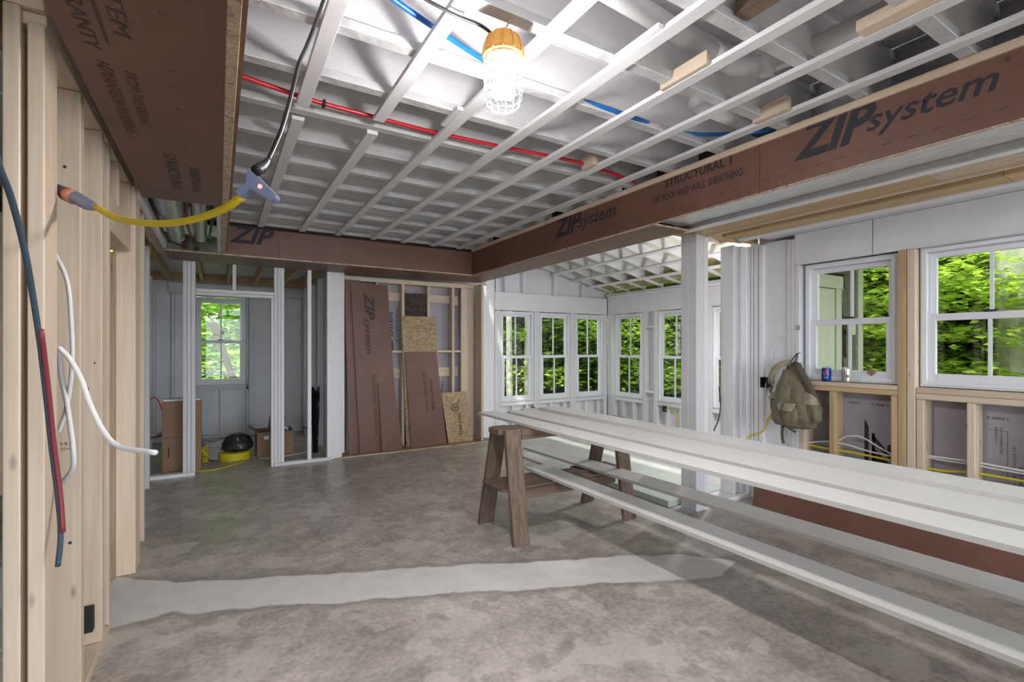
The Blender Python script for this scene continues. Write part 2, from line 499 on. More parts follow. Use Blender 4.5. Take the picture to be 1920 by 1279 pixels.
def lathe(bm, prof, c=(0, 0, 0), seg=24):
    """profile of (radius, z)"""
    rings = []
    for r, z in prof:
        rings.append([bm.verts.new((c[0]+r*math.cos(2*PI*j/seg), c[1]+r*math.sin(2*PI*j/seg), c[2]+z)) for j in range(seg)] if r > 1e-6 else [bm.verts.new((c[0], c[1], c[2]+z))])
    for a, b in zip(rings, rings[1:]):
        for j in range(seg):
            k = (j+1) % seg
            if len(a) == 1 and len(b) == 1: continue
            if len(a) == 1: bm.faces.new((a[0], b[j], b[k]))
            elif len(b) == 1: bm.faces.new((a[j], a[k], b[0]))
            else: bm.faces.new((a[j], a[k], b[k], b[j]))
    bmesh.ops.recalc_face_normals(bm, faces=bm.faces)

def slab(name, bl, br, tr, tl, th, m, parent=None):
    """sheet with front face corners given, thickness goes to the back"""
    bl, br, tr, tl = map(Vector, (bl, br, tr, tl))
    n = (br-bl).cross(tl-bl).normalized()
    bm = bmesh.new()
    f = [bm.verts.new(p-bl) for p in (bl, br, tr, tl)]
    k = [bm.verts.new(p-bl-n*th) for p in (bl, br, tr, tl)]
    bm.faces.new(f); bm.faces.new(list(reversed(k)))
    for i in range(4):
        j = (i+1) % 4
        bm.faces.new((f[i], k[i], k[j], f[j]))
    bmesh.ops.recalc_face_normals(bm, faces=bm.faces)
    return link(name, bm, m, parent, bl)

def text(body, org, tdir, udir, h, m, parent, width=None, shear=0.0, bold=0.0, name='lettering', spacing=1.0, lift=.0012):
    """real letter geometry lying on a surface; h = capital height, width = total run"""
    cu = bpy.data.curves.new('lettering', 'FONT')
    cu.body = body; cu.size = 1; cu.shear = shear; cu.offset = bold; cu.extrude = 0
    cu.space_character = spacing; cu.resolution_u = 2
    o = bpy.data.objects.new('tmp', cu)
    dg = bpy.context.evaluated_depsgraph_get()
    COL.objects.link(o); dg.update()
    me = bpy.data.meshes.new_from_object(o.evaluated_get(dg))
    bpy.data.objects.remove(o); bpy.data.curves.remove(cu)
    if not me.vertices: return None
    x0 = min(v.co.x for v in me.vertices); x1 = max(v.co.x for v in me.vertices)
    s = h/.70
    sx = (width/(x1-x0)) if width else s
    for v in me.vertices:
        v.co.x = (v.co.x-x0)*sx; v.co.y *= s; v.co.z = 0
    me.materials.clear(); me.materials.append(m)
    me.name = name
    ob = bpy.data.objects.new(name, me); COL.objects.link(ob)
    t = Vector(tdir).normalized(); u = Vector(udir).normalized(); n = t.cross(u).normalized(); u = n.cross(t)
    M = Matrix((t, u, n)).transposed().to_4x4()
    ob.rotation_mode = 'XYZ'; ob.rotation_euler = M.to_euler()
    p = Vector(org)+n*lift
    ob.parent = parent; ob.location = p-wloc(parent)
    return ob

def copy_tree(o, parent=None):
    c = o.copy(); COL.objects.link(c)
    if parent is not None: c.parent = parent
    for ch in [x for x in o.children]: copy_tree(ch, c)
    return c

# ================================================================ SETTING
ZB = 2.262      # underside of the dropped boxes
ZJ = 2.585      # underside of the joists
ZS = 2.563      # underside of the strapping
fl = empty('floor', (0, 0, 0), 'structure')
bm = bmesh.new(); bm_box(bm, -2.6, 3.3, -3, 8.6, -.12, 0)
link('slab', bm, CONC, fl)
bm = bmesh.new(); bm_box(bm, 3.302, 6.05, -3, 2.66, -.12, 0)
link('slab', bm, CONC, fl)
bm = bmesh.new(); bm_box(bm, 3.302, 6.05, 2.662, 8.6, -.12, -.001)
link('slab', bm, CONC_P, fl)

# ---- ceiling: deck, I-joists, strapping
ce = empty('ceiling', (0, 0, ZJ), 'structure')
for ix in range(3):
    for iy in range(5):
        x0 = -1.9+ix*2.44; y0 = -3.2+iy*2.44 + (.6 if ix % 2 else 0)
        if y0 > 8.5: continue
        x1 = min(x0+2.435, 4.3)
        y1 = min(y0+2.435, 8.6)
        if ix == 2: y1 = min(y1, 2.75 if y0 < 2.7 else 0)
        if y1 <= y0+.05: continue
        box('deck_panel', x0, x1, y0, y1, ZJ+.302, ZJ+.32, OSBW, ce)
def joist_mesh(x0, x1):
    bm = bmesh.new()
    L2 = (x1-x0)/2
    bm_box(bm, -L2, L2, -.029, .029, 0, .038, .002)
    nf = len(bm.faces)
    bm_box(bm, -L2, L2, -.006, .006, .038, .262)
    bm.faces.ensure_lookup_table()
    for f_ in bm.faces[nf:]: f_.material_index = 1
    bm_box(bm, -L2, L2, -.029, .029, .262, .300, .002)
    return bm
jm = None
k0 = 0
for k in range(-9, 9):
    yc = 2.40-.029+.398*k
    if jm is None:
        jm = link('joist', joist_mesh(-.62, 3.02), [WHT[0], WEBM], ce, (1.2, yc, ZJ))
    else:
        c = jm.copy(); COL.objects.link(c); c.location = (1.2, yc, 0)
XS = [.33, .712, 1.078, 1.46, 1.815, 2.175, 2.525]
def strap(x, y0, y1, parent=ce):
    return box('strapping', x, x+.062, y0, y1, ZS, ZJ-.0005, WHT, parent, .002)
strap(.33, -2.8, 2.64); strap(.333, 2.82, 5.535)
strap(.705, -2.8, 2.62); strap(.72, 2.79, 5.535)
for x in XS[2:]: strap(x, -2.8, 5.535)
box('strapping', 1.045, 1.078, 2.28, 2.5, ZS+.004, ZJ-.0005, WHT, ce, .002)
box('strapping', 1.43, 1.459, 1.3, 1.56, ZS+.004, ZJ-.0005, WHT, ce, .002)
# rim behind the beam
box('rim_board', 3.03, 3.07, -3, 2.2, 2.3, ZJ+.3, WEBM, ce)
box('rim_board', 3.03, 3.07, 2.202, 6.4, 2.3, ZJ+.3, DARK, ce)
box('rim_board', -.66, -.62, -3, 6.4, 2.40, ZJ+.3, DARKP, ce)
for k in range(-8, 9):
    if k % 3 or k < 1: continue
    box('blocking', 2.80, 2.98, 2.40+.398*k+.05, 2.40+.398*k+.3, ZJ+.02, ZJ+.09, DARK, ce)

# ---- left stud wall (open framing)
wl = empty('wall_left', (-.49, 2, 0), 'structure')
X0, X1 = -.535, -.445
box('top_plate', X0, X1, 1.96, 6.10, 2.352, 2.39, PINE, wl, .003)
box('top_plate', X0, X1, 1.985, 6.10, 2.313, 2.350, PINE, wl, .003)
box('stud', -.535, -.497, 1.96, 2.10, .04, 2.35, PINE, wl, .003)
box('stud', -.483, X1, 1.965, 2.10, .04, 2.311, PINE, wl, .003)
for y0, y1 in ((2.41, 2.465), (2.80, 2.86), (2.952, 3.0)):
    box('stud', X0, X1, y0, y1, .04, 2.311, PINE, wl, .003)
box('bottom_plate', X0, X1, 1.965, 3.0, 0, .038, PINE, wl, .003)
for y0, y1 in ((3.22, 3.258), (3.60, 3.64), (3.93, 4.03)):
    box('cripple_stud', X0, X1, y0, y1, 2.08, 2.311, PINE, wl, .003)
box('header', X0, X1-.001, 3.004, 3.63, 1.915, 2.075, PINE, wl, .003)
box('stud', -.53, -.425, 3.645, 3.83, .002, 2.311, PINE, wl, .004)
box('stud', X0, X1, 4.22, 4.27, .002, 2.311, PINE, wl, .003)
box('stud', X0-.02, X0+.02, 3.60, 3.64, .002, 1.9, DARKP, wl, .003)
for y0 in (4.8, 5.3, 5.75):
    box('stud', X0-.12, X0-.03, y0, y0+.04, .002, 2.311, WHT, wl, .003)
# room beyond the left framing
box('stud', -.585, -.548, 1.70, 1.80, .0, 2.35, DARKP, wl, .003)
wf = empty('wall_far_left', (-1.75, 3, 0), 'structure')
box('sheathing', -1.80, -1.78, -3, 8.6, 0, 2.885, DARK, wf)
for i in range(14):
    box('stud', -1.78, -1.69, -1+i*.6, -.96+i*.6, 0, 2.58, PINE, wf, .003)
for i in range(5):
    box('blocking', -1.77, -1.70, 3.5+i*.6-.49, 3.5+i*.6-.01, .9+.04*(i % 2), .94+.04*(i % 2), PINE, wf)

# ---- closet partition at the end of the room (y about 6.1)
wp = empty('wall_closet', (.3, 6.1, 0), 'structure')
YP0, YP1 = 6.10, 6.19
def pst(name, x0, x1, z0=.04, z1=ZB-.002, y0=YP0, y1=YP1, m=WHT): return box(name, x0, x1, y0, y1, z0, z1, m, wp, .003)
pst('bottom_plate', -.66, -.212, 0, .038); pst('bottom_plate', .536, 1.15, 0, .038)
for x0, x1 in ((-.645, -.6), (-.32, -.285), (-.283, -.248), (-.246, -.21), (.535, .572), (.574, .606), (.608, .64), (.888, .93), (1.105, 1.143)):
    pst('stud', x0, x1)
pst('header_plate', -.208, .533, 1.898, 1.932); pst('header_plate', -.208, .533, 1.934, 1.968)
pst('cripple_stud', .128, .163, 1.97)
pst('trim_stud', .505, .533, .001, 1.896)
pst('post', 1.146, 1.285, .001, ZB-.002, 6.15, 6.30)
pst('post', 1.287, 1.318, .06, ZB-.002, 6.17, 6.40)
# closet far wall
wc = empty('wall_back', (.4, 8.5, 0), 'structure')
YF = 8.496
box('sheathing', -1.75, -.30, YF+.09, YF+.11, 0, 2.58, WHITE, wc)
box('sheathing', .36, 1.25, YF+.09, YF+.11, 0, 2.58, WHITE, wc)
box('sheathing', -.299, .359, YF+.09, YF+.11, 0, .80, WHITE, wc)
box('sheathing', -.299, .359, YF+.09, YF+.11, 2.10, 2.58, WHITE, wc)
box('sheathing_band', -.80, 1.25, YF+.084, YF+.089, .955, .985, WHITE, wc)
box('ledger', -1.0, 1.3, YF-.03, YF+.01, 2.30, 2.45, YPINE, wc, .003)
box('header', -.62, 1.22, YF+.012, YF+.08, 2.13, 2.28, WHT, wc, .003)
for x0 in (-1.4, -.80, -.58, -.38, -.34, .36, .40, .80, 1.15):
    box('stud', x0, x0+.036, YF, YF+.088, .04, 2.128, WHT, wc, .003)
box('sill_plate', -.34, .40, YF, YF+.088, .745, .782, WHT, wc, .003)
box('sill_plate', -.34, .40, YF, YF+.088, .705, .743, WHT, wc, .003)
box('cripple_stud', .02, .056, YF, YF+.088, .04, .703, WHT, wc, .003)
box('bottom_plate', -1.7, 1.2, YF, YF+.088, 0, .038, WHT, wc, .003)
for x0 in (-.62, -.22, .1, .45, .82, 1.1):
    box('joist', x0, x0+.038, 6.2, YF-.031, ZB+.03, ZB+.16, YPINE, wc, .003)
box('ceiling_panel', -.84, 1.2, 5.64, YF+.08, ZB+.165, ZB+.18, OSBW, wc)
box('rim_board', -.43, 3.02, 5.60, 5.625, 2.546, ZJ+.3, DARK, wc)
# closet right return
wr = empty('wall_closet_return', (1.2, 7, 0), 'structure')
box('sheathing', 1.21, 1.225, 6.31, 8.6, 0, 2.5, WHITE, wr)
for y0 in (6.9, 7.5, 8.1):
    box('stud', 1.13, 1.208, y0, y0+.038, .04, ZB, WHT, wr, .003)
box('bottom_plate', 1.13, 1.208, 6.31, 8.49, 0, .038, WHT, wr, .003)
# closet left side
wll = empty('wall_closet_left', (-.75, 7, 0), 'structure')
box('sheathing', -.86, -.845, 6.2, 8.58, 0, 2.4, WHITE, wll)
for y0 in (6.25, 6.85, 7.45, 8.05):
    box('stud', -.843, -.76, y0, y0+.038, .0, 2.3, WHT, wll, .003)

# ---- back wall with grey sheathing (y about 6.4)
wk = empty('wall_rear', (2.3, 6.45, 0), 'structure')
box('sheathing', 1.23, 3.41, 6.545, 6.56, 0, 2.5, GREY, wk)
gs = [o for o in wk.children][0]
box('top_plate', 1.32, 3.20, 6.40, 6.54, 2.20, 2.26, PINE, wk, .003)
for x0 in (1.40, 1.765, 2.115, 2.48, 2.85):
    box('stud', x0, x0+.038, 6.40, 6.53, .04, 2.198, PINE, wk, .003)
box('stud', 2.99, 3.09, 6.395, 6.43, .04, 2.198, PINE, wk, .003)
box('stud', 3.10, 3.20, 6.42, 6.46, .04, 2.198, PINE, wk, .003)
box('stud', 3.215, 3.252, 6.20, 6.40, .002, 2.255, PINE, wk, .003)
box('stud', 3.30, 3.40, 6.39, 6.43, .002, 2.255, WHT, wk, .003)
xs = [1.438, 1.765, 1.803, 2.115, 2.153, 2.48, 2.518, 2.85, 2.888, 2.99]
for i in range(0, 10, 2):
    a, b2 = xs[i]+.001, xs[i+1]-.001
    if i != 6 and True:
        pass
    box('blocking', a, b2, 6.50, 6.538, 1.96+.02*(i % 4 > 0), 2.09, PINE, wk, .002) if i != 4 else None
    box('blocking', a, b2, 6.40, 6.53, 1.275, 1.305, PINE, wk, .002)
    box('blocking', a, b2, 6.50, 6.538, .93, 1.06, PINE, wk, .002)
box('insulation', 2.156, 2.477, 6.42, 6.53, 1.775, 2.085, INSUL, wk)
box('bottom_plate', 1.32, 3.29, 6.40, 6.54, 0, .038, DARKP, wk, .003)
box('threshold', 1.20, 3.38, 6.13, 6.16, 0, .014, OSB_E, wk)
box('threshold', 1.20, 3.38, 6.161, 6.395, 0, .012, DARKP, wk)

# ---- sunroom
wsl = empty('wall_sunroom_left', (4.6, 6.5, 0), 'structure')
Y6 = 6.50
box('sheathing', 3.41, 6.0, Y6+.09, Y6+.105, 0, .50, WHITE, wsl)
box('sheathing', 3.41, 6.0, Y6+.09, Y6+.105, 1.925, 3.0, WHITE, wsl)
box('post', 3.42, 3.555, Y6-.06, Y6+.06, .0, 2.56, WHT, wsl, .003)
box('post', 3.56, 3.60, Y6, Y6+.088, .04, 2.5, WHT, wsl, .003)
box('stud', 3.605, 3.66, Y6, Y6+.088, .04, 1.91, WHT, wsl, .003)
box('header', 3.605, 5.86, Y6, Y6+.088, 1.918, 2.198, WHT, wsl, .003)
WX = [(3.70, 4.312), (4.428, 5.045), (5.16, 5.775)]
for a, b2 in ((3.662, 3.698), (4.314, 4.426), (5.047, 5.158), (5.777, 5.86)):
    box('stud', a, b2, Y6, Y6+.088, .04, 1.916, WHT, wsl, .003)
    box('sheathing', a, b2, Y6+.09, Y6+.105, .501, 1.924, WHITE, wsl)
for a, b2 in WX:
    box('sill_plate', a, b2, Y6-.002, Y6+.088, .44, .495, WHT, wsl, .003)
    m_ = (a+b2)/2
    box('cripple_stud', m_-.1, m_-.06, Y6, Y6+.088, .04, .438, WHT, wsl, .003)
    box('cripple_stud', m_+.16, m_+.20, Y6, Y6+.088, .04, .438, WHT, wsl, .003)
box('bottom_plate', 3.66, 5.86, Y6, Y6+.088, 0, .038, WHT, wsl, .003)
for x0, zt in ((3.78, 2.72), (4.12, 2.66), (4.72, 2.52), (5.30, 2.40), (3.62, 2.74)):
    box('cripple_stud', x0, x0+.038, Y6, Y6+.088, 2.20, zt, WHT, wsl, .003)
wsr = empty('wall_sunroom_right', (5.9, 4.6, 0), 'structure')
XR = 5.87
box('sheathing', XR+.09, XR+.105, 2.6, 6.6, 0, .50, WHITE, wsr)
box('sheathing', XR+.09, XR+.105, 2.6, 6.6, 1.925, 2.24, WHITE, wsr)
box('header', XR, XR+.088, 2.72, 6.49, 1.918, 2.198, WHT, wsr, .003)
box('top_plate', XR-.02, XR+.088, 2.72, 6.49, 2.20, 2.235, WHT, wsr, .003)
box('top_plate', XR-.04, XR+.088, 2.72, 6.49, 2.237, 2.27, WHT, wsr, .003)
WY = [(3.74, 4.38), (4.72, 5.36), (5.68, 6.32)]
for a, b2 in ((2.72, 3.0), (3.66, 3.738), (4.382, 4.45), (4.65, 4.718), (5.362, 5.44), (5.62, 5.678), (6.322, 6.49)):
    box('stud', XR, XR+.088, a, b2, .04, 1.916, WHT, wsr, .003)
for a, b2 in ((2.6, 3.738), (4.382, 4.718), (5.362, 5.678), (6.322, 6.6)):
    box('sheathing', XR+.09, XR+.105, a, b2, .501, 1.924, WHITE, wsr)
for a, b2 in WY:
    box('sill_plate', XR-.002, XR+.088, a, b2, .44, .495, WHT, wsr, .003)
    for q in (.18, .44):
        box('cripple_stud', XR, XR+.088, a+q, a+q+.038, .04, .438, WHT, wsr, .003)
for z0 in (.62, 1.66):
    box('blocking', XR, XR+.088, 5.442, 5.618, z0, z0+.036, WHT, wsr, .003)
    box('blocking', XR, XR+.088, 4.452, 4.648, z0, z0+.036, WHT, wsr, .003)
box('bottom_plate', XR, XR+.088, 2.72, 6.49, 0, .038, WHT, wsr, .003)
# sloped roof: rafters, insulation, strapping
roof = empty('ceiling_sunroom', (4.6, 4.6, 2.5), 'structure')
SL = .22
def zr(x): return 2.283+SL*(5.87-x)
ang = math.atan(SL)
def sloped(name, xa, xb, y0, y1, dz0, dz1, m, kind=None):
    bm = bmesh.new()
    xm, ym = (xa+xb)/2, (y0+y1)/2
    zm = zr(xm)
    vs = []
    for x, y, dz in ((xa, y0, dz0), (xb, y0, dz0), (xb, y1, dz0), (xa, y1, dz0), (xa, y0, dz1), (xb, y0, dz1), (xb, y1, dz1), (xa, y1, dz1)):
        vs.append(bm.verts.new((x-xm, y-ym, zr(x)+dz-zm)))
    for f in ((3, 2, 1, 0), (4, 5, 6, 7), (0, 1, 5, 4), (1, 2, 6, 5), (2, 3, 7, 6), (3, 0, 4, 7)):
        bm.faces.new([vs[i] for i in f])
    return link(name, bm, m, roof, (xm, ym, zm), kind)
for i in range(11):
    y0 = 2.72+i*.37
    sloped('rafter', 3.15, 5.95, y0, y0+.038, .02, .16, WHT[0])
sloped('insulation', 3.10, 6.2, 2.66, 6.6, .161, .20, INSULP)
sloped('roof_deck', 3.05, 6.5, 2.55, 6.9, .202, .25, SHING)
for i in range(11):
    y0 = 2.72+i*.37+.04
    sloped('insulation_batt', 5.55, 5.85, y0, y0+.326, .05, .155, INSULY)
for x0 in (3.55, 3.95, 4.33, 4.71, 5.10, 5.47):
    sloped('strapping', x0-.03, x0+.03, 2.72, 6.495, 0, .019, WHT[1])
# near sunroom wall, clad outside with shingles
wn_ = empty('wall_sunroom_near', (5, 2.65, 0), 'structure')
box('sheathing', 4.26, 5.96, 2.66, 2.675, 0, 2.7, WHITE, wn_)
for x0 in (4.40, 4.80, 5.2, 5.6):
    box('stud', x0, x0+.038, 2.676, 2.71, .04, 2.4, WHT, wn_)
box('sheathing', 4.26, 4.9, 2.59, 2.655, 0, 2.7, SHING, wn_)
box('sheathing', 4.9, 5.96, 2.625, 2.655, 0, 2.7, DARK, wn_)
for r_ in range(18):
    z0 = .06+r_*.147
    off = (r_ % 3)*.07
    x = 4.9
    while x < 5.96:
        w = .13+.05*rnd.random()
        xa, xb = x, min(x+w-.004, 5.96)
        if not (xb > 4.82 and xa < 5.57 and z0 < 2.0):
            bm = bmesh.new()
            v = [bm.verts.new(p) for p in ((0, 0, 0), (xb-xa, 0, 0), (xb-xa, .012, .155), (0, .012, .155), (0, .02, 0), (xb-xa, .02, 0), (xb-xa, .02, .155), (0, .02, .155))]
            for f in ((0, 1, 2, 3), (5, 4, 7, 6), (0, 4, 5, 1), (3, 2, 6, 7), (0, 3, 7, 4), (1, 5, 6, 2)): bm.faces.new([v[i] for i in f])
            link('shingle', bm, SHING, wn_, (xa, 2.604, z0))
        x += w
# corner board and porch frame outside
box('corner_board', 5.915, 6.02, 2.585, 2.68, -.1, 2.75, TRIMW, wn_, .004)
pr = thing('porch_eave', 'small porch eave with bare wood beam outside the left of the two right windows', 'porch roof', (5.2, 2.2, 2.4))
box('eave_deck', 4.30, 6.25, 1.0, 2.54, 2.46, 2.50, SHING, pr)
box('eave_beam', 5.93, 6.03, 1.72, 2.58, 2.225, 2.455, YPINE, pr, .003)
box('eave_post', 5.93, 6.03, 1.0, 1.1, -.3, 2.455, YPINE, pr, .003)
lf = thing('wall_lantern', 'white box lantern on the shingled wall outside the window', 'lantern', (5.75, 2.58, 1.5))
box('lantern_box', 5.68, 5.80, 2.56, 2.60, 1.48, 1.63, TRIMW, lf, .003)
dr = empty('door_1', (5.3, 2.57, .05), 'structure')
box('casing', 5.467, 5.575, 2.59, 2.625, .05, 1.955, TRIMW, dr, .003)
box('casing', 4.85, 4.955, 2.59, 2.625, .05, 1.955, TRIMW, dr, .003)
box('casing', 4.83, 5.595, 2.585, 2.625, 1.956, 2.085, TRIMW, dr, .003)
ds = box('door_leaf', 4.957, 5.465, 2.608, 2.624, .07, 1.95, TRIMW, dr, .003)
for z0, z1 in ((.2, .9), (1.05, 1.85)):
    box('door_panel', 5.05, 5.37, 2.602, 2.607, z0, z1, TRIMW, ds, .002)
tube('door_handle', [(5.42, 2.607, 1.0), (5.42, 2.575, 1.0), (5.36, 2.57, 1.0)], .009, BLACK, ds)

# ---- right wall with the two windows (x about 4.1)
ww = empty('wall_right', (4.15, 1.5, 0), 'structure')
XW = 4.1
gR = box('sheathing', 4.245, 4.26, -2.5, 2.655, 0, 1.03, GREY, ww)
box('sheathing', 4.20, 4.215, 2.29, 2.655, 1.031, 2.285, WHITE, ww)
wpan = box('sheathing', 4.12, 4.135, 2.33, 2.53, .0, 2.26, WHITE, ww)
for a, b2 in ((-2.5, .72), (1.452, 1.562), (2.214, 2.655)):
    box('sheathing', 4.245, 4.26, a, b2, 1.031, 2.60, WHITE, ww)
box('sheathing', 4.245, 4.26, .721, 1.451, 2.01, 2.60, WHITE, ww)
box('sheathing', 4.245, 4.26, 1.563, 2.213, 2.01, 2.60, WHITE, ww)
# flush header boards
box('header_board', XW, XW+.04, 1.705, 2.265, 2.03, 2.285, WHITE, ww, .002)
box('header_board', XW, XW+.04, .30, 1.70, 2.03, 2.285, WHITE, ww, .002)
box('header_board', XW, XW+.04, -2.5, .296, 2.03, 2.285, WHITE, ww, .002)
box('top_plate', 3.95, 4.24, -2.5, 2.50, 2.287, 2.325, WHT, ww, .003)
# studs
box('stud', XW, 4.20, 2.632, 2.655, .04, 2.28, WHT, ww, .003)
for a, b2 in ((2.585, 2.625), ):
    box('stud', XW, 4.19, a, b2, .04, 2.26, WHT, ww, .003)
box('stud', XW-.01, 4.18, 2.531, 2.572, .04, 2.245, WHT, ww, .003)
box('stud', XW, 4.20, 2.267, 2.297, .04, 2.25, WHT, ww, .003)
box('stud', XW, 4.20, 2.299, 2.328, .04, 2.25, WHT, ww, .003)
box('trimmer_stud', XW, 4.20, 2.228, 2.265, .04, 2.028, WHT, ww, .003)
for y0, m_ in ((1.497, YPINE), (1.445, PINE)):
    box('stud', XW-.002, 4.24, y0, y0+.048, .04, 2.028, m_, ww, .003)
box('sill_plate', XW, 4.24, 1.547, 2.227, 1.045, 1.078, PINE, ww, .003)
box('sill_plate', XW, 4.24, 1.547, 2.227, 1.006, 1.043, YPINE, ww, .003)
box('sill_plate', XW, 4.24, .2, 1.443, 1.035, 1.074, PINE, ww, .003)
box('sill_plate', XW, 4.24, .2, 1.443, .994, 1.033, PINE, ww, .003)
for y0, z1, m_ in ((1.958, 1.004, YPINE), (1.548, 1.004, YPINE), (2.185, 1.004, PINE), (1.400, .992, PINE), (1.137, .992, PINE), (.78, .992, PINE), (.4, .992, PINE)):
    box('cripple_stud', XW, 4.24, y0, y0+.04, .04, z1, m_, ww, .003)
box('bottom_plate', XW, 4.24, -2.5, 2.655, 0, .038, WHT, ww, .003)
# jamb end wall beside the opening
wj = empty('wall_sunroom_jamb', (4.0, 2.7, 0), 'structure')
box('stud', 3.955, 4.09, 2.72, 2.76, .04, 2.255, WHT, wj, .003)
box('stud', 3.915, 3.953, 2.70, 2.83, .04, 2.255, WHT, wj, .003)
box('sheathing', 4.02, 4.09, 2.69, 2.718, .04, 2.255, WHITE, wj, .003)
box('bottom_plate', 3.75, 4.24, 2.66, 2.84, 0, .038, WHT, wj, .003)
box('stud', 4.10, 4.24, 2.66, 2.70, .04, 2.255, WHT, wj, .003)
# post in the opening
po = empty('trim_1', (3.42, 2.7, 0), 'structure')
box('post', 3.35, 3.452, 2.725, 2.80, 0, 2.34, WHT, po, .003)
box('post', 3.352, 3.452, 2.645, 2.723, 0, 2.34, WHT, po, .003)
box('post', 3.455, 3.50, 2.645, 2.80, 0, 2.34, WHT, po, .003)
# overhead framing right of the beam
oh = empty('ceiling_right', (3.5, 1.5, 2.3), 'structure')
def cy(name, x0, x1, y0, y1, z0, z1, m, par=oh, bv=.003): return box(name, x0, x1, y0, y1, z0, z1, m, par, bv)
cy('rail', 3.12, 3.155, -2, 2.63, ZB+.002, ZB+.09, DUCT, bv=0)
cy('rail', 3.157, 3.215, -2, 2.63, ZB, ZB+.09, WHT)
cy('rail', 3.225, 3.44, 1.1, 2.62, ZB+.01, ZB+.05, YPINE)
cy('rail', 3.225, 3.44, -2, 1.098, ZB+.01, ZB+.05, PINE)
cy('rail', 3.442, 3.462, -2, 2.62, ZB-.004, ZB+.14, PINE)
cy('rail', 3.66, 3.84, .9, 2.62, ZB+.02, ZB+.06, YPINE)
cy('rail', 3.66, 3.84, -2, .898, ZB+.02, ZB+.06, YPINE)
cy('rail', 3.845, 3.94, -2, 2.62, ZB+.012, ZB+.06, WHT)
cy('rail', 3.465, 3.84, 2.625, 2.665, ZB, ZB+.14, YPINE)
cy('insulation', 3.464, 3.658, -2, 2.62, ZB+.09, ZB+.14, INSULY, bv=0)
for y0 in (.55, .95, 1.35, 1.75, 2.15):
    cy('blocking', 3.50, 3.62, y0, y0+.07, ZB+.065, ZB+.088, WHT)
cy('header', 3.23, 4.24, 2.67, 2.80, ZB+.02, ZB+.30, YPINE)

# ================================================================ WINDOWS
def window(idx, c, w, h, outdir, zrail=.5, lock=True):
    """c = centre of the sill on the inner wall plane, outdir 'x' or 'y'; built in world axes"""
    root = empty('window_%d' % idx, c, 'structure')
    def wb(name, a0, a1, d0, d1, z0, z1, m, par, bv=.002):
        if outdir == 'y': return box(name, c[0]+a0, c[0]+a1, c[1]+d0, c[1]+d1, c[2]+z0, c[2]+z1, m, par, bv)
        return box(name, c[0]+d0, c[0]+d1, c[1]+a0, c[1]+a1, c[2]+z0, c[2]+z1, m, par, bv)
    W = w/2; f = .034
    def ring(name, W_, z0, z1, fr, fb, d0, d1, par):
        bm = bmesh.new()
        for a0, a1, q0, q1 in ((-W_, -W_+fr, z0, z1), (W_-fr, W_, z0, z1), (-W_+fr, W_-fr, z0, z0+fb), (-W_+fr, W_-fr, z1-fr, z1)):
            if outdir == 'y': bm_box(bm, a0, a1, d0, d1, q0, q1, .002)
            else: bm_box(bm, d0, d1, a0, a1, q0, q1, .002)
        return link(name, bm, VINYL, par, c)
    ring('frame', W, 0, h, f, f, .0, .085, root)
    ring('inner_stop', W-.012, .012, h-.012, f-.008, f-.008, -.008, .012, root)
    hm = h*zrail
    up = ring('upper_sash', W-f, hm-.018, h-f, .042, .036, .045, .075, root)
    lo = ring('lower_sash', W-f, f, hm+.018, .046, .055, .012, .044, root)
    for s, d, z0, z1 in ((up, .06, hm+.018, h-f-.042), (lo, .028, f+.055, hm-.025)):
        wb('muntin', -.009, .009, d-.009, d+.009, z0, z1, VINYL, s, 0)
        i = W-f-.044
        wb('pane', -i, -.009, d-.002, d+.002, z0, z1, GLASS, s, 0)
        wb('pane', .009, i, d-.002, d+.002, z0, z1, GLASS, s, 0)
    if lock:
        wb('sash_lock', -.035, .03, .0, .02, hm+.018, hm+.03, BLACK, lo, 0)
    return root
n_ = 1
for a, b2 in WX:
    window(n_, ((a+b2)/2, Y6+.005, .50), b2-a-.006, 1.405, 'y'); n_ += 1
for a, b2 in reversed(WY):
    window(n_, (XR+.005, (a+b2)/2, .50), b2-a-.006, 1.405, 'x'); n_ += 1
window(n_, (4.155, 1.887, 1.083), .645, .94, 'x', .5); n_ += 1
window(n_, (4.155, 1.087, 1.080), .70, .955, 'x', .5); n_ += 1
window(n_, (.03, YF+.012, .786), .655, 1.30, 'y', .5); n_ += 1

# ================================================================ DROPPED BOXES (boxed beams)
def stencil(y_left, zbase, parent, x=2.74):
    text('ZIP', (x, y_left, zbase-.005), (0, -1, 0), (0, 0, 1), .175, INK, parent, width=.40, shear=.35, bold=.035)
    text('system', (x, y_left-.355, zbase+.02), (0, -1, 0), (0, 0, 1), .105, INK, parent, width=.48, shear=.3, bold=.012)
    text('\u00ae', (x, y_left-.85, zbase+.115), (0, -1, 0), (0, 0, 1), .022, INK, parent)
bb = thing('boxed_beam', 'long rust-coated beam box running over the stacked white boards', 'beam', (2.9, 2.5, ZB))
f1 = box('side_panel', 2.74, 2.756, 1.72, 5.556, ZB, 2.545, ZIP, bb)
f2 = box('side_panel', 2.74, 2.756, -.72, 1.717, ZB, 2.545, ZIP, bb)
stencil(1.52, 2.392, f2); stencil(3.77, 2.392, f1)
text('STRUCTURAL 1', (2.74, 2.43, 2.492), (0, -1, 0), (0, 0, 1), .058, INK, f1, width=.53, bold=.03)
text('5/8" ROOF AND WALL SHEATHING', (2.74, 2.546, 2.402), (0, -1, 0), (0, 0, 1), .047, INK, f1, width=.72, bold=.02)
text('1705-3', (2.74, 2.28, 2.285), (0, -1, 0), (0, 0, 1), .015, INK2, f1, width=.12)
bm = bmesh.new()
y = 5.4
while y > .3:
    bm_box(bm, -.001, 0, y-.045, y, 0, .003); y -= .10
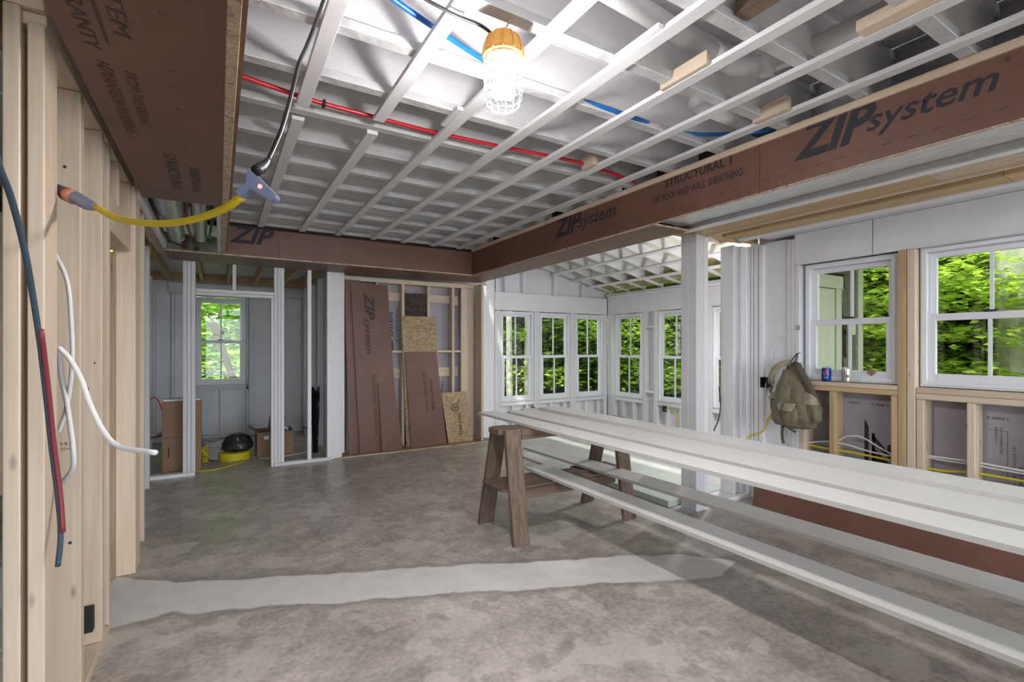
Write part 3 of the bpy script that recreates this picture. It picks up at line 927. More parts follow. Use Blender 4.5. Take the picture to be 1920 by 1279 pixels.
for yy in (1.74, 1.60):
    for k in range(4): bm_box(bm, -.001, 0, yy, yy+.003, .04+k*.05, .055+k*.05)
link('stapling_marks', bm, INK2, f1, (2.74, 0, 2.322))
box('bottom_edge', 2.738, 2.757, -.72, 2.55, ZB-.006, ZB-.0005, OSB_E, bb)
box('cleat', 2.722, 2.756, -.72, 5.53, 2.546, 2.584, PINE, bb, .003)
box('bottom_panel', 2.757, 3.12, 2.55, 6.10, ZB-.014, ZB+.001, ZIP, bb)
box('bottom_edge', 2.739, 2.756, 2.55, 5.54, ZB-.012, ZB-.0005, OSB_E, bb)
box('panel_end', 2.757, 3.12, 2.535, 2.5495, ZB-.012, ZB, OSB_E, bb)
fw = box('foil_wrap', 2.76, 3.115, -1.2, 2.60, ZB+.035, ZB+.06, FOIL, bb)

fb = thing('boxed_beam', 'rust-coated beam box crossing the far end of the room above the partition', 'beam', (1.3, 5.8, ZB))
p_ = box('side_panel', .056, .53, 5.54, 5.555, ZB, 2.545, ZIP, fb)
p2 = box('side_panel', .533, 2.738, 5.54, 5.555, ZB, 2.545, ZIP, fb)
text('ZIP', (.085, 5.54, 2.392), (1, 0, 0), (0, 0, 1), .16, INK, p_, width=.40, shear=.35, bold=.035)
text('system', (.44, 5.54, 2.412), (1, 0, 0), (0, 0, 1), .10, INK, p_, width=.085, shear=.3, bold=.012) if False else None
box('bottom_panel', -.43, 2.755, 5.545, 6.10, ZB-.014, ZB-.0005, ZIP, fb)
box('bottom_edge', -.43, 2.737, 5.528, 5.544, ZB-.012, ZB+.001, OSB_E, fb)
box('cleat', -.30, -.245, 5.545, 5.58, ZB, 2.41, ZIP, fb)

lb = thing('boxed_soffit', 'rust-coated duct box under the joists beside the left stud wall', 'soffit', (-.2, 2, ZB))
bp_ = box('bottom_panel', -.396, .018, -1.5, 3.69, ZB, ZB+.015, ZIP, lb)
tt = dict(m=INK2, parent=bp_)
text('SYSTEM', (-.26, 1.42, ZB), (0, 1, 0), (1, 0, 0), .042, width=.40, shear=.15, **tt)
text('WARRANTY', (-.345, 1.48, ZB), (0, 1, 0), (1, 0, 0), .038, width=.46, shear=.15, bold=.004, **tt)
text('ADVANTECH FLOORING', (-.335, 2.0, ZB), (0, 1, 0), (1, 0, 0), .038, width=.62, shear=.15, bold=.004, **tt)
text('FROM THE DESERT', (-.27, 2.04, ZB), (0, 1, 0), (1, 0, 0), .033, width=.46, shear=.15, **tt)
text('STRUCTURAL', (-.225, 2.80, ZB), (0, 1, 0), (1, 0, 0), .05, width=.62, bold=.006, **tt)
text('SHEATHING', (-.13, 2.95, ZB), (0, 1, 0), (1, 0, 0), .045, width=.46, bold=.004, **tt)
for q in (1.62, 1.95, 2.25): text('O', (-.14, q, ZB), (0, 1, 0), (1, 0, 0), .02, **tt)
bm = bmesh.new(); bm_box(bm, -.004, .004, 0, .46, -.0015, 0); link('stencil_line', bm, INK2, bp_, (-.285, 1.42, ZB-.0002))
box('side_rail', .0185, .054, -1.5, 5.527, ZB-.002, ZB+.036, OSB_E, lb, .002)
box('side_panel', .0555, .070, -1.5, 5.538, ZB+.03, ZJ-.002, ZIP, lb)
box('hanger', -.002, .017, 3.72, 3.76, ZB, ZJ-.002, WHT, lb, .002)
box('inner_rail', -.012, .017, 3.77, 5.52, ZB, ZB+.035, WHT, lb, .002)
box('ladder_rail', -.442, -.412, 3.70, 5.5, ZB+.002, ZB+.09, WHT, lb, .003)

def duct(label, pts, r, par_label):
    t = thing('metal_duct', label, 'duct', pts[0])
    tube('pipe', pts, r, DUCT, t, seg=20, smooth=False)
    return t
d1 = thing('metal_duct', 'thick galvanised duct above the far end of the left duct box', 'duct', (-.30, 3.2, 2.40))
tube('pipe', [(-.27, 3.0, 2.372), (-.295, 4.3, 2.372)], .092, DUCT, d1, seg=24, smooth=False)
tube('reducer', [(-.295, 4.3, 2.372), (-.30, 4.45, 2.36), (-.315, 5.15, 2.338)], [.092, .066, .064, .064], DUCT, d1, seg=24, smooth=False)
bm = bmesh.new(); lathe(bm, [(0, .03), (.03, .026), (.055, .012), (.066, -.01), (.066, -.03)], seg=24)
bmesh.ops.rotate(bm, verts=bm.verts, cent=(0, 0, 0), matrix=Matrix.Rotation(-PI/2, 3, 'X'))
bmesh.ops.scale(bm, verts=bm.verts, vec=(1, -1, 1)); bmesh.ops.recalc_face_normals(bm, faces=bm.faces)
link('end_cap', bm, DUCT, d1, (-.316, 5.17, 2.337), smooth=True)
d2 = thing('metal_duct', 'thin galvanised duct nearer the ceiling strapping than the thick duct', 'duct', (-.11, 3.2, 2.40))
tube('pipe', [(-.09, 3.0, 2.335), (-.135, 5.1, 2.325)], .048, DUCT, d2, seg=20, smooth=False)
bm = bmesh.new(); lathe(bm, [(0, .022), (.025, .018), (.04, .006), (.049, -.01), (.049, -.02)], seg=20)
bmesh.ops.rotate(bm, verts=bm.verts, cent=(0, 0, 0), matrix=Matrix.Rotation(-PI/2, 3, 'X')); bmesh.ops.scale(bm, verts=bm.verts, vec=(1, -1, 1)); bmesh.ops.recalc_face_normals(bm, faces=bm.faces)
link('end_cap', bm, DUCT, d2, (-.135, 5.11, 2.325), smooth=True)
for i, (dx, m_, lab) in enumerate(((-.06, REDC, 'red and black wire hanging left of the thin duct'), (.055, BLACK, 'black cable with white jacket end right of the thin duct'))):
    tag(tube('duct_cable', [(-.10+dx, 3.72, 2.40), (-.12+dx*1.4, 4.3, 2.33), (-.13+dx*1.2, 4.8, 2.29), (-.12+dx*.9, 5.1, 2.34)], .009, m_), lab, 'cable')
    tag(tube('duct_cable', [(-.105+dx*1.3, 4.2, 2.345), (-.12+dx*1.2, 4.7, 2.30), (-.125+dx, 5.05, 2.31)], .008, WCAB), 'white cable end '+('left' if i == 0 else 'right')+' of the thin duct above the partition', 'cable')
hb = thing('vent_hood', 'small grey box fitting behind the ducts over the closet', 'fitting', (-.46, 5.6, 2.36))
box('body', -.43, -.38, 5.50, 5.53, 2.33, 2.38, DUCT, hb, .004)
box('flange', -.45, -.36, 5.49, 5.53, 2.322, 2.329, BLUC, hb)
tag(tube('duct_cable', [(-.42, 4.0, 2.42), (-.41, 4.6, 2.36), (-.39, 5.1, 2.31), (-.34, 5.4, 2.30), (-.26, 5.5, 2.285)], .008, BLACK), 'black cable dangling along the left edge under the ducts', 'cable')
tag(tube('duct_cable', [(-.43, 4.0, 2.40), (-.425, 4.5, 2.36), (-.415, 5.0, 2.31), (-.40, 5.4, 2.29)], .006, WCAB), 'thin white cable beside the black one under the ducts', 'cable')

# ================================================================ WORK LIGHT
LX, LY = .93, 1.612
wlm = thing('work_light', 'hanging construction light with orange top and wire cage', 'lamp', (LX, LY, 2.27))
bm = bmesh.new()
lathe(bm, [(0, .098), (.022, .096), (.046, .086), (.064, .066), (.073, .04), (.078, .012), (.079, 0), (.070, 0), (.066, .02), (0, .02)], seg=40)
for i in range(10):
    a = 2*PI*i/10
    c_, s_ = math.cos(a), math.sin(a)
link('housing', bm, ORANGE, wlm, (LX, LY, 2.452), smooth=True)
bm = bmesh.new()
for i in range(12):
    a = 2*PI*i/12
    pts = [Vector((math.cos(a)*r, math.sin(a)*r, z)) for r, z in ((.079, .004), (.0735, .045), (.060, .072), (.036, .091))]
    bm_tube(bm, pts, .0035, 5, 3)
link('housing_rib', bm, ORANGE, wlm, (LX, LY, 2.452), smooth=True)
bm = bmesh.new(); lathe(bm, [(.036, -.135), (.036, 0), (0, 0)], seg=24)
link('light_core', bm, plain('grey_heat_sink', (.3, .3, .3), .5), wlm, (LX, LY, 2.448), smooth=True)
for i in range(12):
    a = 2*PI*(i+.3)/12
    bm = bmesh.new()
    c_, s_ = math.cos(a), math.sin(a)
    v = [bm.verts.new((c_*.044-s_*q, s_*.044+c_*q, z)) for q, z in ((-.0075, -.132), (.0075, -.132), (.0075, -.004), (-.0075, -.004))]
    bm.faces.new(v)
    link('led_bar', bm, GLOW, wlm, (LX, LY, 2.448))
bm = bmesh.new(); lathe(bm, [(0, -.1365), (.047, -.136)], seg=32)
for f_ in bm.faces:
    if f_.normal.z > 0: f_.normal_flip()
link('floor_fill_plate', bm, emit('floor_fill_glow', (1, .975, .96), LAMP_STRENGTH*4.5), wlm, (LX, LY, 2.448))  # glowing disc added under the lamp to brighten floor and boards
bm = bmesh.new(); lathe(bm, [(.05, 0), (.068, 0), (.068, .012), (.05, .012), (.05, 0)], seg=32)
link('collar', bm, ORANGE, wlm, (LX, LY, 2.44), smooth=True)
bm = bmesh.new()
def circ(r, z, n=28): return [Vector((r*math.cos(2*PI*i/n), r*math.sin(2*PI*i/n), z)) for i in range(n+1)]
for r, z in ((.074, -.005), (.073, -.04), (.073, -.075), (.072, -.11), (.071, -.145), (.066, -.172), (.052, -.186), (.018, -.188)):
    bm_tube(bm, circ(r, z), .0016, 5, 1, caps=False, smooth=False)
for i in range(14):
    a = 2*PI*i/14
    pr = [(.075, .003)]
    for k in range(4):
        z = -.012-.035*k
        pr += [(.075, z), (.072, z-.018)]
    pr += [(.070, -.15), (.064, -.174), (.050, -.187)]
    if i % 3 == 0: pr += [(.018, -.188)]
    bm_tube(bm, [Vector((math.cos(a)*r, math.sin(a)*r, z)) for r, z in pr], .0016, 5, 1, caps=False, smooth=False)
link('wire_cage', bm, STEELW, wlm, (LX, LY, 2.448), smooth=True)
tube('hook', [(LX, LY, 2.548), (LX+.004, LY, 2.562), (LX+.012, LY-.005, 2.575), (LX+.012, LY-.035, 2.583)], .003, DUCT, wlm)
tag(tube('power_cord', [(.40, 1.20, 2.556), (.44, 1.42, 2.556), (.541, 1.56, 2.545), (.705, 1.60, 2.540), (.835, 1.615, 2.546), (LX-.012, 1.65, 2.549)], .006, BLACK), 'black power cord running along the ceiling into the work light', 'cord')
box('blocking', .90, 1.04, 1.57, 1.60, 2.60, 2.66, DARKP, ce)

sunroom_fill = copy_tree(wlm)  # unseen copy of the work light, added to brighten the sunroom
sunroom_fill.location = (4.82, 3.28, 1.88)
sunroom_fill['label'] = 'unseen construction light added behind the white jamb studs to brighten the sunroom'
tag(tube('power_cord', [(4.815, 3.28, 2.165), (4.81, 3.26, 2.36), (4.76, 3.1, 2.44), (4.66, 2.95, 2.48), (4.58, 2.74, 2.48)], .006, BLACK), 'black cord of the added sunroom fill light', 'cord')
# extension cord with three-way tap
xc = thing('extension_cord', 'thick yellow extension cord sagging from the stud wall to a clear tap', 'cord', (.06, 1.30, 1.72))
tube('cord', [(.048, 1.32, 1.708), (.011, 1.393, 1.690), (-.06, 1.529, 1.684), (-.153, 1.679, 1.694), (-.262, 1.872, 1.738), (-.335, 2.006, 1.795)], .0095, YELLOW, xc, seg=12)
tube('plug', [(-.333, 2.002, 1.793), (-.36, 2.045, 1.808), (-.40, 2.10, 1.838), (-.452, 2.165, 1.872), (-.47, 2.19, 1.885)], [.011, .019, .021, .018, .014], CLEARP, xc, seg=12)
tube('plug_core', [(-.405, 2.097, 1.836), (-.43, 2.125, 1.853)], .0225, plain('orange_plug_core', (.5, .2, .12), .4), xc, seg=12)
# tap: neck and T head
F_ = Vector((math.sin(math.atan(550/915)), math.cos(math.atan(550/915)), 0)); R_ = Vector((F_.y, -F_.x, 0)); U_ = Vector((0, 0, 1))
def loc_shape(pts2, c, sc, th):
    """outline in a plane facing the room, extruded in depth"""
    bm = bmesh.new()
    fr = [bm.verts.new((R_*x+U_*y)*sc-F_*th/2) for x, y in pts2]
    bk = [bm.verts.new((R_*x+U_*y)*sc+F_*th/2) for x, y in pts2]
    bm.faces.new(fr); bm.faces.new(list(reversed(bk)))
    n = len(pts2)
    for i in range(n):
        bm.faces.new((fr[i], bk[i], bk[(i+1) % n], fr[(i+1) % n]))
    bmesh.ops.recalc_face_normals(bm, faces=bm.faces)
    bmesh.ops.bevel(bm, geom=[e for e in bm.edges], offset=.0025, segments=2, affect='EDGES')
    return bm
TC = Vector((.088, 1.288, 1.728))
S_ = 1.15/915
out = [(-26, 24), (-19, 29), (-11, 22), (30, -18), (28, -26), (18, -29), (-6, -15), (-20, -7), (-38, -22), (-47, -12), (-26, 4)]
link('tap', loc_shape(out, TC, S_, .028), CLEARP, xc, TC)
bm = bmesh.new(); bmesh.ops.create_uvsphere(bm, u_segments=10, v_segments=6, radius=.005)
link('indicator_light', bm, emit('red_indicator', (1, .15, .12), 3), xc, TC-F_*.0145+R_*(.002)+U_*(-.004))
bcd = thing('appliance_cord', 'black cord hanging from the strapping and plugged into the tap', 'cord', (.10, 1.30, 1.79))
tube('plug', [(.075, 1.285, 1.762), (.086, 1.297, 1.774), (.096, 1.306, 1.789), (.102, 1.312, 1.802)], [.013, .013, .009, .006], BLACK, bcd, seg=10)
tube('cord', [(.102, 1.312, 1.800), (.118, 1.34, 1.845), (.141, 1.374, 1.918), (.170, 1.44, 2.04), (.197, 1.515, 2.162), (.225, 1.57, 2.25), (.250, 1.602, 2.33), (.290, 1.67, 2.47), (.318, 1.66, 2.556), (.40, 1.50, 2.556)], .0055, BLACK, bcd)

# ================================================================ WATER AND DRAIN PIPES
rp = thing('water_pipe', 'red flexible water pipe crossing under the joists', 'pipe', (.08, 2.58, 2.59))
tube('pipe', [(.072, 2.56, 2.597), (.24, 2.60, 2.597), (.443, 2.638, 2.598), (.76, 2.655, 2.599), (1.095, 2.665, 2.60), (1.6, 2.635, 2.60), (2.0, 2.60, 2.60), (2.35, 2.625, 2.60), (2.70, 2.69, 2.60)], .0115, RED, rp, seg=12)
box('clip', .455, .468, 2.62, 2.665, 2.585, 2.612, BLACK, rp)
bpz = thing('water_pipe', 'blue flexible water pipe curving through the joist bays', 'pipe', (.5, 1.7, 2.65))
tube('pipe', [(.45, 1.72, 2.64), (.56, 1.779, 2.64), (.818, 1.875, 2.64), (1.027, 1.945, 2.64), (1.282, 1.985, 2.635), (1.65, 1.95, 2.61), (1.934, 1.935, 2.60), (2.2, 1.975, 2.62), (2.417, 1.96, 2.63), (2.60, 1.86, 2.63), (2.80, 1.66, 2.62)], .0115, BLUE, bpz, seg=12)
def pvc(label, segs):
    t = thing('drain_pipe', label, 'pipe', segs[0][0][0])
    for name, pts, r in segs:
        pass
dp = thing('drain_pipe', 'white plastic drain pipe with elbow fittings between the joists', 'pipe', (1.6, 1.5, 2.70))
tube('pipe', [(.60, 1.38, 2.735), (2.02, 1.47, 2.72)], .043, PVC, dp, seg=20, smooth=False)
tube('coupling', [(1.96, 1.468, 2.72), (2.06, 1.475, 2.718)], .051, PVC, dp, seg=20, smooth=False)
tube('elbow', [(2.05, 1.473, 2.718), (2.13, 1.47, 2.712), (2.20, 1.43, 2.705), (2.26, 1.37, 2.70)], .045, PVC, dp, seg=18)
tube('coupling', [(2.235, 1.40, 2.703), (2.27, 1.35, 2.70)], .053, PVC, dp, seg=18, smooth=False)
tube('pipe', [(2.25, 1.37, 2.70), (2.29, 1.20, 2.70), (2.30, .85, 2.70)], .042, PVC, dp, seg=20, smooth=False)
dp2 = thing('drain_pipe', 'white plastic drain pipe crossing the bays near the long beam box', 'pipe', (2.3, 1.1, 2.72))
tube('pipe', [(2.33, .95, 2.66), (2.32, .55, 2.66)], .045, PVC, dp2, seg=20, smooth=False)
tube('tee', [(2.32, .85, 2.66), (2.30, .75, 2.66)], .055, PVC, dp2, seg=20, smooth=False)
tube('branch', [(2.31, .8, 2.66), (2.05, .78, 2.72), (1.8, .70, 2.80)], .043, PVC, dp2, seg=18)
dp3 = thing('drain_pipe', 'short white drain pipe stub near the blue pipe end', 'pipe', (2.3, 1.75, 2.70))
tube('pipe', [(2.25, 1.78, 2.70), (2.95, 1.80, 2.70)], .05, PVC, dp3, seg=20, smooth=False)
dp4 = thing('drain_pipe', 'pale capped drain pipe at the far corner of the ceiling', 'pipe', (2.3, 3.2, 2.66))
tube('pipe', [(2.28, 3.22, 2.66), (2.75, 3.24, 2.66)], .045, plain('pale_cream_pipe', (.52, .50, .43), .4), dp4, seg=20, smooth=False)
tube('coupling', [(2.26, 3.219, 2.66), (2.33, 3.222, 2.66)], .052, plain('cream_coupling', (.45, .44, .38), .4), dp4, seg=20, smooth=False)
dp5 = thing('drain_pipe', 'pale elbow pipe beside the red pipe end', 'pipe', (2.4, 2.85, 2.66))
tube('pipe', [(2.38, 2.80, 2.70), (2.50, 2.79, 2.67), (2.60, 2.80, 2.63), (2.72, 2.78, 2.64)], .042, PVC, dp5, seg=18)

def block(label, x0, x1, y0, y1, z0, z1, m=PINE, nm='wood_block'):
    tag(box(nm, x0, x1, y0, y1, z0, z1, m, None, .002), label, 'block', 'loose lumber offcuts on the ceiling strapping')
block('bare pine block fixed over the strapping, longest of the ceiling offcuts', 1.79, 1.813, 1.36, 1.62, ZS+.003, ZS+.062)
block('bare pine block on the strapping beside the long beam box', 2.485, 2.523, 1.41, 1.60, ZS+.003, ZS+.075)
block('small pine block beside the red pipe', 2.13, 2.173, 2.50, 2.62, ZS+.003, ZS+.075)
block('bare pine two-by-four end lying on the strapping near the top edge', 2.105, 2.172, .55, .93, ZS+.002, ZS+.045)
block('dark brown notched timber end between the joists', 1.66, 1.74, .60, 1.14, 2.60, 2.68, OLD)

# ================================================================ SAWHORSES AND BOARDS
def leg_bm(x0, x1, yb, yt, zt, th):
    bm = bmesh.new()
    s = 1 if yt > yb else -1
    v = []
    for x in (x0, x1):
        for y, z in ((yb, 0), (yb+s*th, 0), (yt+s*th*.2, zt), (yt-s*th*.8, zt)):
            v.append(bm.verts.new((x, y, z)))
    for f in ((0, 1, 2, 3), (7, 6, 5, 4), (0, 4, 5, 1), (1, 5, 6, 2), (2, 6, 7, 3), (3, 7, 4, 0)):
        bm.faces.new([v[i] for i in f])
    bmesh.ops.recalc_face_normals(bm, faces=bm.faces)
    bmesh.ops.bevel(bm, geom=list(bm.edges), offset=.003, segments=1, affect='EDGES')
    return bm
sh = thing('sawhorse', 'old brown wooden sawhorse with a shelf under the white boards', 'sawhorse', (2.27, 3.06, 0))
for x0 in (1.70, 2.705):
    for yb, yt in ((2.795, 2.945), (3.345, 3.105)):
        bm = leg_bm(-.0625, .0625, yb-3.06, yt-3.06, .773, .036)
        link('leg', bm, OLD[2], sh, (x0+.0625, 3.06, 0))
box('top_beam', 1.665, 2.87, 2.955, 3.10, .735, .7735, OLD, sh, .003)
box('apron', 1.85, 2.68, 2.94, 2.953, .69, .765, OLD, sh, .002)
box('shelf', 1.67, 2.86, 2.90, 3.21, .348, .366, OLD, sh, .003)
for x0 in (1.835, 2.66):
    box('shelf_brace', x0, x0+.036, 2.92, 3.19, .28, .346, OLD, sh, .003)
box('shelf_rail', 1.835, 2.70, 2.895, 2.915, .28, .346, OLD, sh, .002)
sh2 = copy_tree(sh)
sh2.location = (2.27, -.35, 0)
sh2['label'] = 'second brown sawhorse holding the near end of the white boards, outside the picture'

EDGEM = plain('darker_board_edge', (.56, .54, .51), .55)  # narrow board faces get a darker tone than the wide ones
def board(label, x0, x1, y0, y1, z0, z1, dx=0.0, m=PRIMED):
    """long board along the room; dx shifts the near end sideways; gentle sag"""
    bm = bmesh.new(); n = 14
    rows = []
    for i in range(n+1):
        t = i/n; y = y0+(y1-y0)*t
        s = -0.006*math.sin(PI*t)
        sx = dx*(1-t)
        rows.append([bm.verts.new((x+sx, y-y0, z+s)) for x, z in ((x0, z0), (x1, z0), (x1, z1), (x0, z1))])
    for a, b2 in zip(rows, rows[1:]):
        for j in range(4): bm.faces.new((a[j], a[(j+1) % 4], b2[(j+1) % 4], b2[j]))
    bm.faces.new(list(reversed(rows[0]))); bm.faces.new(rows[-1])
    bmesh.ops.recalc_face_normals(bm, faces=bm.faces)
    for v in bm.verts: v.co.x -= x0; v.co.z -= z0
    for f_ in bm.faces:
        if abs(f_.normal.z) < .5: f_.material_index = 1
    o = link('trim_board', bm, [m, EDGEM], None, (x0, y0, z0))
    tag(o, label, 'board', 'long primed trim boards on the sawhorses')
    return o
board('nearest long white board of the top layer, its left end furthest out', 1.905, 2.085, -.75, 3.74, .774, .794, .02)
board('white top-layer board with an open gap in front of it', 2.15, 2.325, -.75, 3.66, .774, .794, .01)
board('white top-layer board half covered by the raised one', 2.327, 2.515, -.75, 3.72, .774, .794)
board('white board lying raised on the others, farthest from the camera', 2.44, 2.64, -.75, 3.60, .7945, .815, .03)
board('nearest long white board on the sawhorse shelf', 2.09, 2.28, -.75, 3.28, .376, .396, .02)
board('second long white board on the sawhorse shelf, behind the nearest', 2.49, 2.69, -.75, 3.93, .376, .396, .17)
board('white shelf board hidden under the others, showing only its far end', 2.31, 2.45, 3.16, 3.76, .367, .387)
tag(box('board_packer', 2.08, 2.72, 3.0, 3.04, .3665, .3755, OLD), 'thin strip under the lower white boards', 'strip')

pf = tag(box('foam_sheet', 3.24, 3.95, 2.84, 3.73, .0, .055, SHEETF, None, .003), 'pale insulation sheet lying on the floor beside the white post', 'insulation sheet')
zp = thing('sheathing_panel', 'rust-coated panel standing on edge under the right windows', 'panel', (3.9, 1, 0))
q = slab('sheet', (3.90, 2.509, .002), (3.90, -.6, .002), (3.96, -.6, .46), (3.96, 2.509, .46), .015, ZIP, zp)
text('ZIP system', (3.918, .15, .235), (0, 1, 0), (.13, 0, -1), .10, INK, q, width=1.08, shear=.3, bold=.02, lift=.004)

# ================================================================ LEANING SHEETS AT THE REAR WALL
def leaner(label, bl, br, tr, tl, m, th=.014, name='sheathing_panel', cat='panel'):
    t = thing(name, label, cat, bl)
    s = slab('sheet', bl, br, tr, tl, th, m, t)
    return t, s
lA, sA = leaner('narrow rust-coated sheet leaning in the corner behind the tall lettered one', (1.395, 6.27, .014), (1.60, 6.27, .014), (1.56, 6.37, 2.205), (1.365, 6.37, 2.205), ZIP)
lB, sB = leaner('tallest rust-coated sheet with large lettering leaning beside the white post', (1.522, 6.235, .014), (2.02, 6.235, .014), (1.905, 6.345, 2.165), (1.432, 6.345, 2.165), ZIP)
lC, sC = leaner('shorter rust-coated sheet leaning in front of the tallest one', (1.79, 6.19, .014), (2.063, 6.19, .014), (1.962, 6.263, .90), (1.755, 6.263, .90), ZIP)
lD, sD = leaner('tall strand board sheet leaning behind a rust-coated one', (2.150, 6.31, .014), (2.66, 6.31, .014), (2.598, 6.375, 1.77), (2.10, 6.375, 1.77), OSB)
lE, sE = leaner('rust-coated sheet leaning in front of the strand board', (2.195, 6.25, .014), (2.70, 6.25, .014), (2.585, 6.335, 1.285), (2.135, 6.335, 1.285), ZIP)
lF, sF = leaner('small strand board offcut leaning at the right of the rear wall', (2.74, 6.27, .014), (3.12, 6.27, .014), (3.055, 6.36, .715), (2.665, 6.36, .715), OSB)
dn = Vector((0, .05, -1))
text('ZIP', (1.60, 6.335, 2.05), (.045, -.05, -1), (1, 0, 0), .115, INK2, sB, width=.36, shear=.3, bold=.035, lift=.004)
text('system', (1.60, 6.316, 1.72), (.045, -.05, -1), (1, 0, 0), .075, INK2, sB, width=.46, shear=.25, bold=.012, lift=.004)
text('STRUCTURAL', (1.68, 6.277, 1.0), (.045, -.05, -1), (1, 0, 0), .035, INK2, sB, width=.38, lift=.004)
text('SHEATHING', (1.70, 6.257, .58), (.045, -.05, -1), (1, 0, 0), .035, INK2, sB, width=.36, lift=.004)
text('STRUCTURAL', (2.47, 6.30, .90), (.08, -.06, -1), (1, 0, 0), .04, INK2, sE, width=.44, bold=.006, lift=.006)
for w_, q_, l_ in (('ROOF', 0, .17), ('AND', .20, .12), ('WALL', .36, .17)):
    text(w_, (2.38+.08*q_, 6.30-.06*q_, 1.0-q_), (.08, -.06, -1), (1, 0, 0), .035, INK2, sE, width=l_, bold=.004, lift=.006)
bm = bmesh.new()
bm_tube(bm, [Vector((.055*math.cos(a*PI/8), 0, .055*math.sin(a*PI/8))) for a in range(17)], .004, 5, 1, False, False)
link('stamp_ring', bm, INK, sF, (2.86, 6.302, .50))
text('APA', (2.825, 6.305, .485), (1, 0, 0), (0, .12, 1), .035, INK, sF, width=.07, bold=.01, lift=.006)
text('HERE', (2.90, 6.30, .42), (.05, -.09, -1), (1, 0, 0), .035, INK, sF, width=.14, bold=.02, lift=.006)
text('2416', (2.91, 6.283, .25), (.05, -.09, -1), (1, 0, 0), .035, INK, sF, width=.14, bold=.02, lift=.006)
text('ZIP', (2.035, 6.545, 1.30), (0, 0, 1), (-1, 0, 0), .085, INK, gs, width=.19, shear=.3, bold=.035)
text('system', (2.035, 6.545, 1.49), (0, 0, 1), (-1, 0, 0), .06, INK, gs, width=.34, shear=.25, bold=.012)
text('& SHEATHING', (2.11, 6.545, 1.42), (0, 0, 1), (-1, 0, 0), .035, INK, gs, width=.46, bold=.006)
text('ING', (2.78, 6.545, .70), (0, 0, 1), (-1, 0, 0), .05, INK, gs, width=.16, bold=.01)

# lettering on the grey sheathing under the right windows (upside down, as installed)
text('1.800.5', (4.245, 1.66, .925), (0, 1, 0), (0, 0, -1), .018, INK, gR, width=.11, bold=.006)
text('-.0081', (4.245, 1.83, .925), (0, 1, 0), (0, 0, -1), .018, INK, gR, width=.10, bold=.006)
bm = bmesh.new()
def para(y0, y1, z0, z1, z2, z3):
    v = [bm.verts.new(p) for p in ((0, y0, z0), (0, y1, z2), (0, y1, z3), (0, y0, z1))]
    bm.faces.new(v)
para(1.815, 1.785, .40, .80, .40, .745); para(1.80, 1.798, .40, .80, .40, .80)
para(1.765, 1.745, .40, .70, .40, .70)
v = [bm.verts.new(p) for p in ((0, 1.765, .70), (0, 1.765, .655), (0, 1.635, .50), (0, 1.635, .545))]; bm.faces.new(v)
v = [bm.verts.new(p) for p in ((0, 1.765, .60), (0, 1.765, .45), (0, 1.635, .40), (0, 1.635, .47))]; bm.faces.new(v)
para(1.665, 1.635, .56, .62, .56, .64)
link('logo_print', bm, INK, gR, (4.2435, 0, 0))
text('1.0085.0', (4.245, 1.02, .905), (0, 1, 0), (0, 0, -1), .017, INK, gR, width=.10, bold=.006)
text('RECOMMENDED FOR', (4.245, 1.045, .68), (0, 0, 1), (0, 1, 0), .013, INK2, gR, width=.16)
text('CLADDING', (4.245, 1.07, .74), (0, 0, 1), (0, 1, 0), .012, INK2, gR, width=.10)
text('10826 DAVID TAYLOR DR', (4.245, .985, .45), (0, 0, 1), (0, 1, 0), .013, INK2, gR, width=.28)
text('HUBER ENG', (4.245, .955, .45), (0, 0, 1), (0, 1, 0), .018, INK, gR, width=.16)
bm = bmesh.new(); bm_box(bm, -.001, 0, 0, .002, 0, .30); bm_box(bm, -.001, 0, 0, .09, .299, .301)
link('logo_frame', bm, INK2, gR, (4.2445, 1.022, .52))

# wires through the right wall studs
def wire(label, pts, r, m, name='cable', cat='cable', group=None):
    return tag(tube(name, pts, r, m, None, seg=8), label, cat, group)
wire('white cable arching up between two studs under the left of the two right windows', [(4.17, 1.975, .605), (4.16, 1.90, .66), (4.16, 1.80, .67), (4.165, 1.70, .62), (4.17, 1.59, .565)], .006, WCAB)
wire('lower white cable crossing the same stud bay under the arched one', [(4.17, 2.20, .56), (4.16, 2.05, .595), (4.16, 1.90, .595), (4.17, 1.75, .57), (4.17, 1.59, .56)], .006, WCAB)
wire('white cable pair running through the studs under the rightmost window', [(4.17, 1.42, .603), (4.165, 1.30, .608), (4.165, 1.17, .611), (4.165, 1.05, .607), (4.165, .85, .60), (4.165, .3, .60)], .007, WCAB)
wire('second white cable just below its twin under the rightmost window', [(4.17, 1.42, .593), (4.165, 1.28, .590), (4.165, 1.16, .592), (4.165, .95, .585), (4.165, .3, .585)], .005, WCAB)
wire('yellow cable running low through the studs of the right wall', [(4.17, 2.22, .545), (4.16, 2.05, .54), (4.16, 1.8, .54), (4.165, 1.5, .525), (4.16, 1.32, .52), (4.165, 1.15, .54), (4.165, .9, .54), (4.165, .3, .54)], .008, YELC)
wire('thin white cable looping down the white wall to the black outlet box', [(4.11, 2.305, 1.43), (4.09, 2.335, 1.445), (4.085, 2.38, 1.42), (4.08, 2.44, 1.32), (4.075, 2.46, 1.22), (4.07, 2.475, 1.10), (4.06, 2.49, 1.02), (4.07, 2.51, .93)], .005, WCAB)
wire('yellow-green cable drooping from the backpack down to the white wall', [(4.10, 2.44, .82), (4.09, 2.49, .72), (4.085, 2.53, .62), (4.085, 2.58, .585), (4.09, 2.64, .56), (4.09, 2.70, .52)], .006, YELC)
jb = thing('outlet_box', 'black plastic outlet box on the white stud left of the backpack', 'electrical box', (4.07, 2.53, 1.0))
box('box_body', 4.045, 4.125, 2.515, 2.53, 1.0, 1.09, BLACK, jb, .003) if False else None
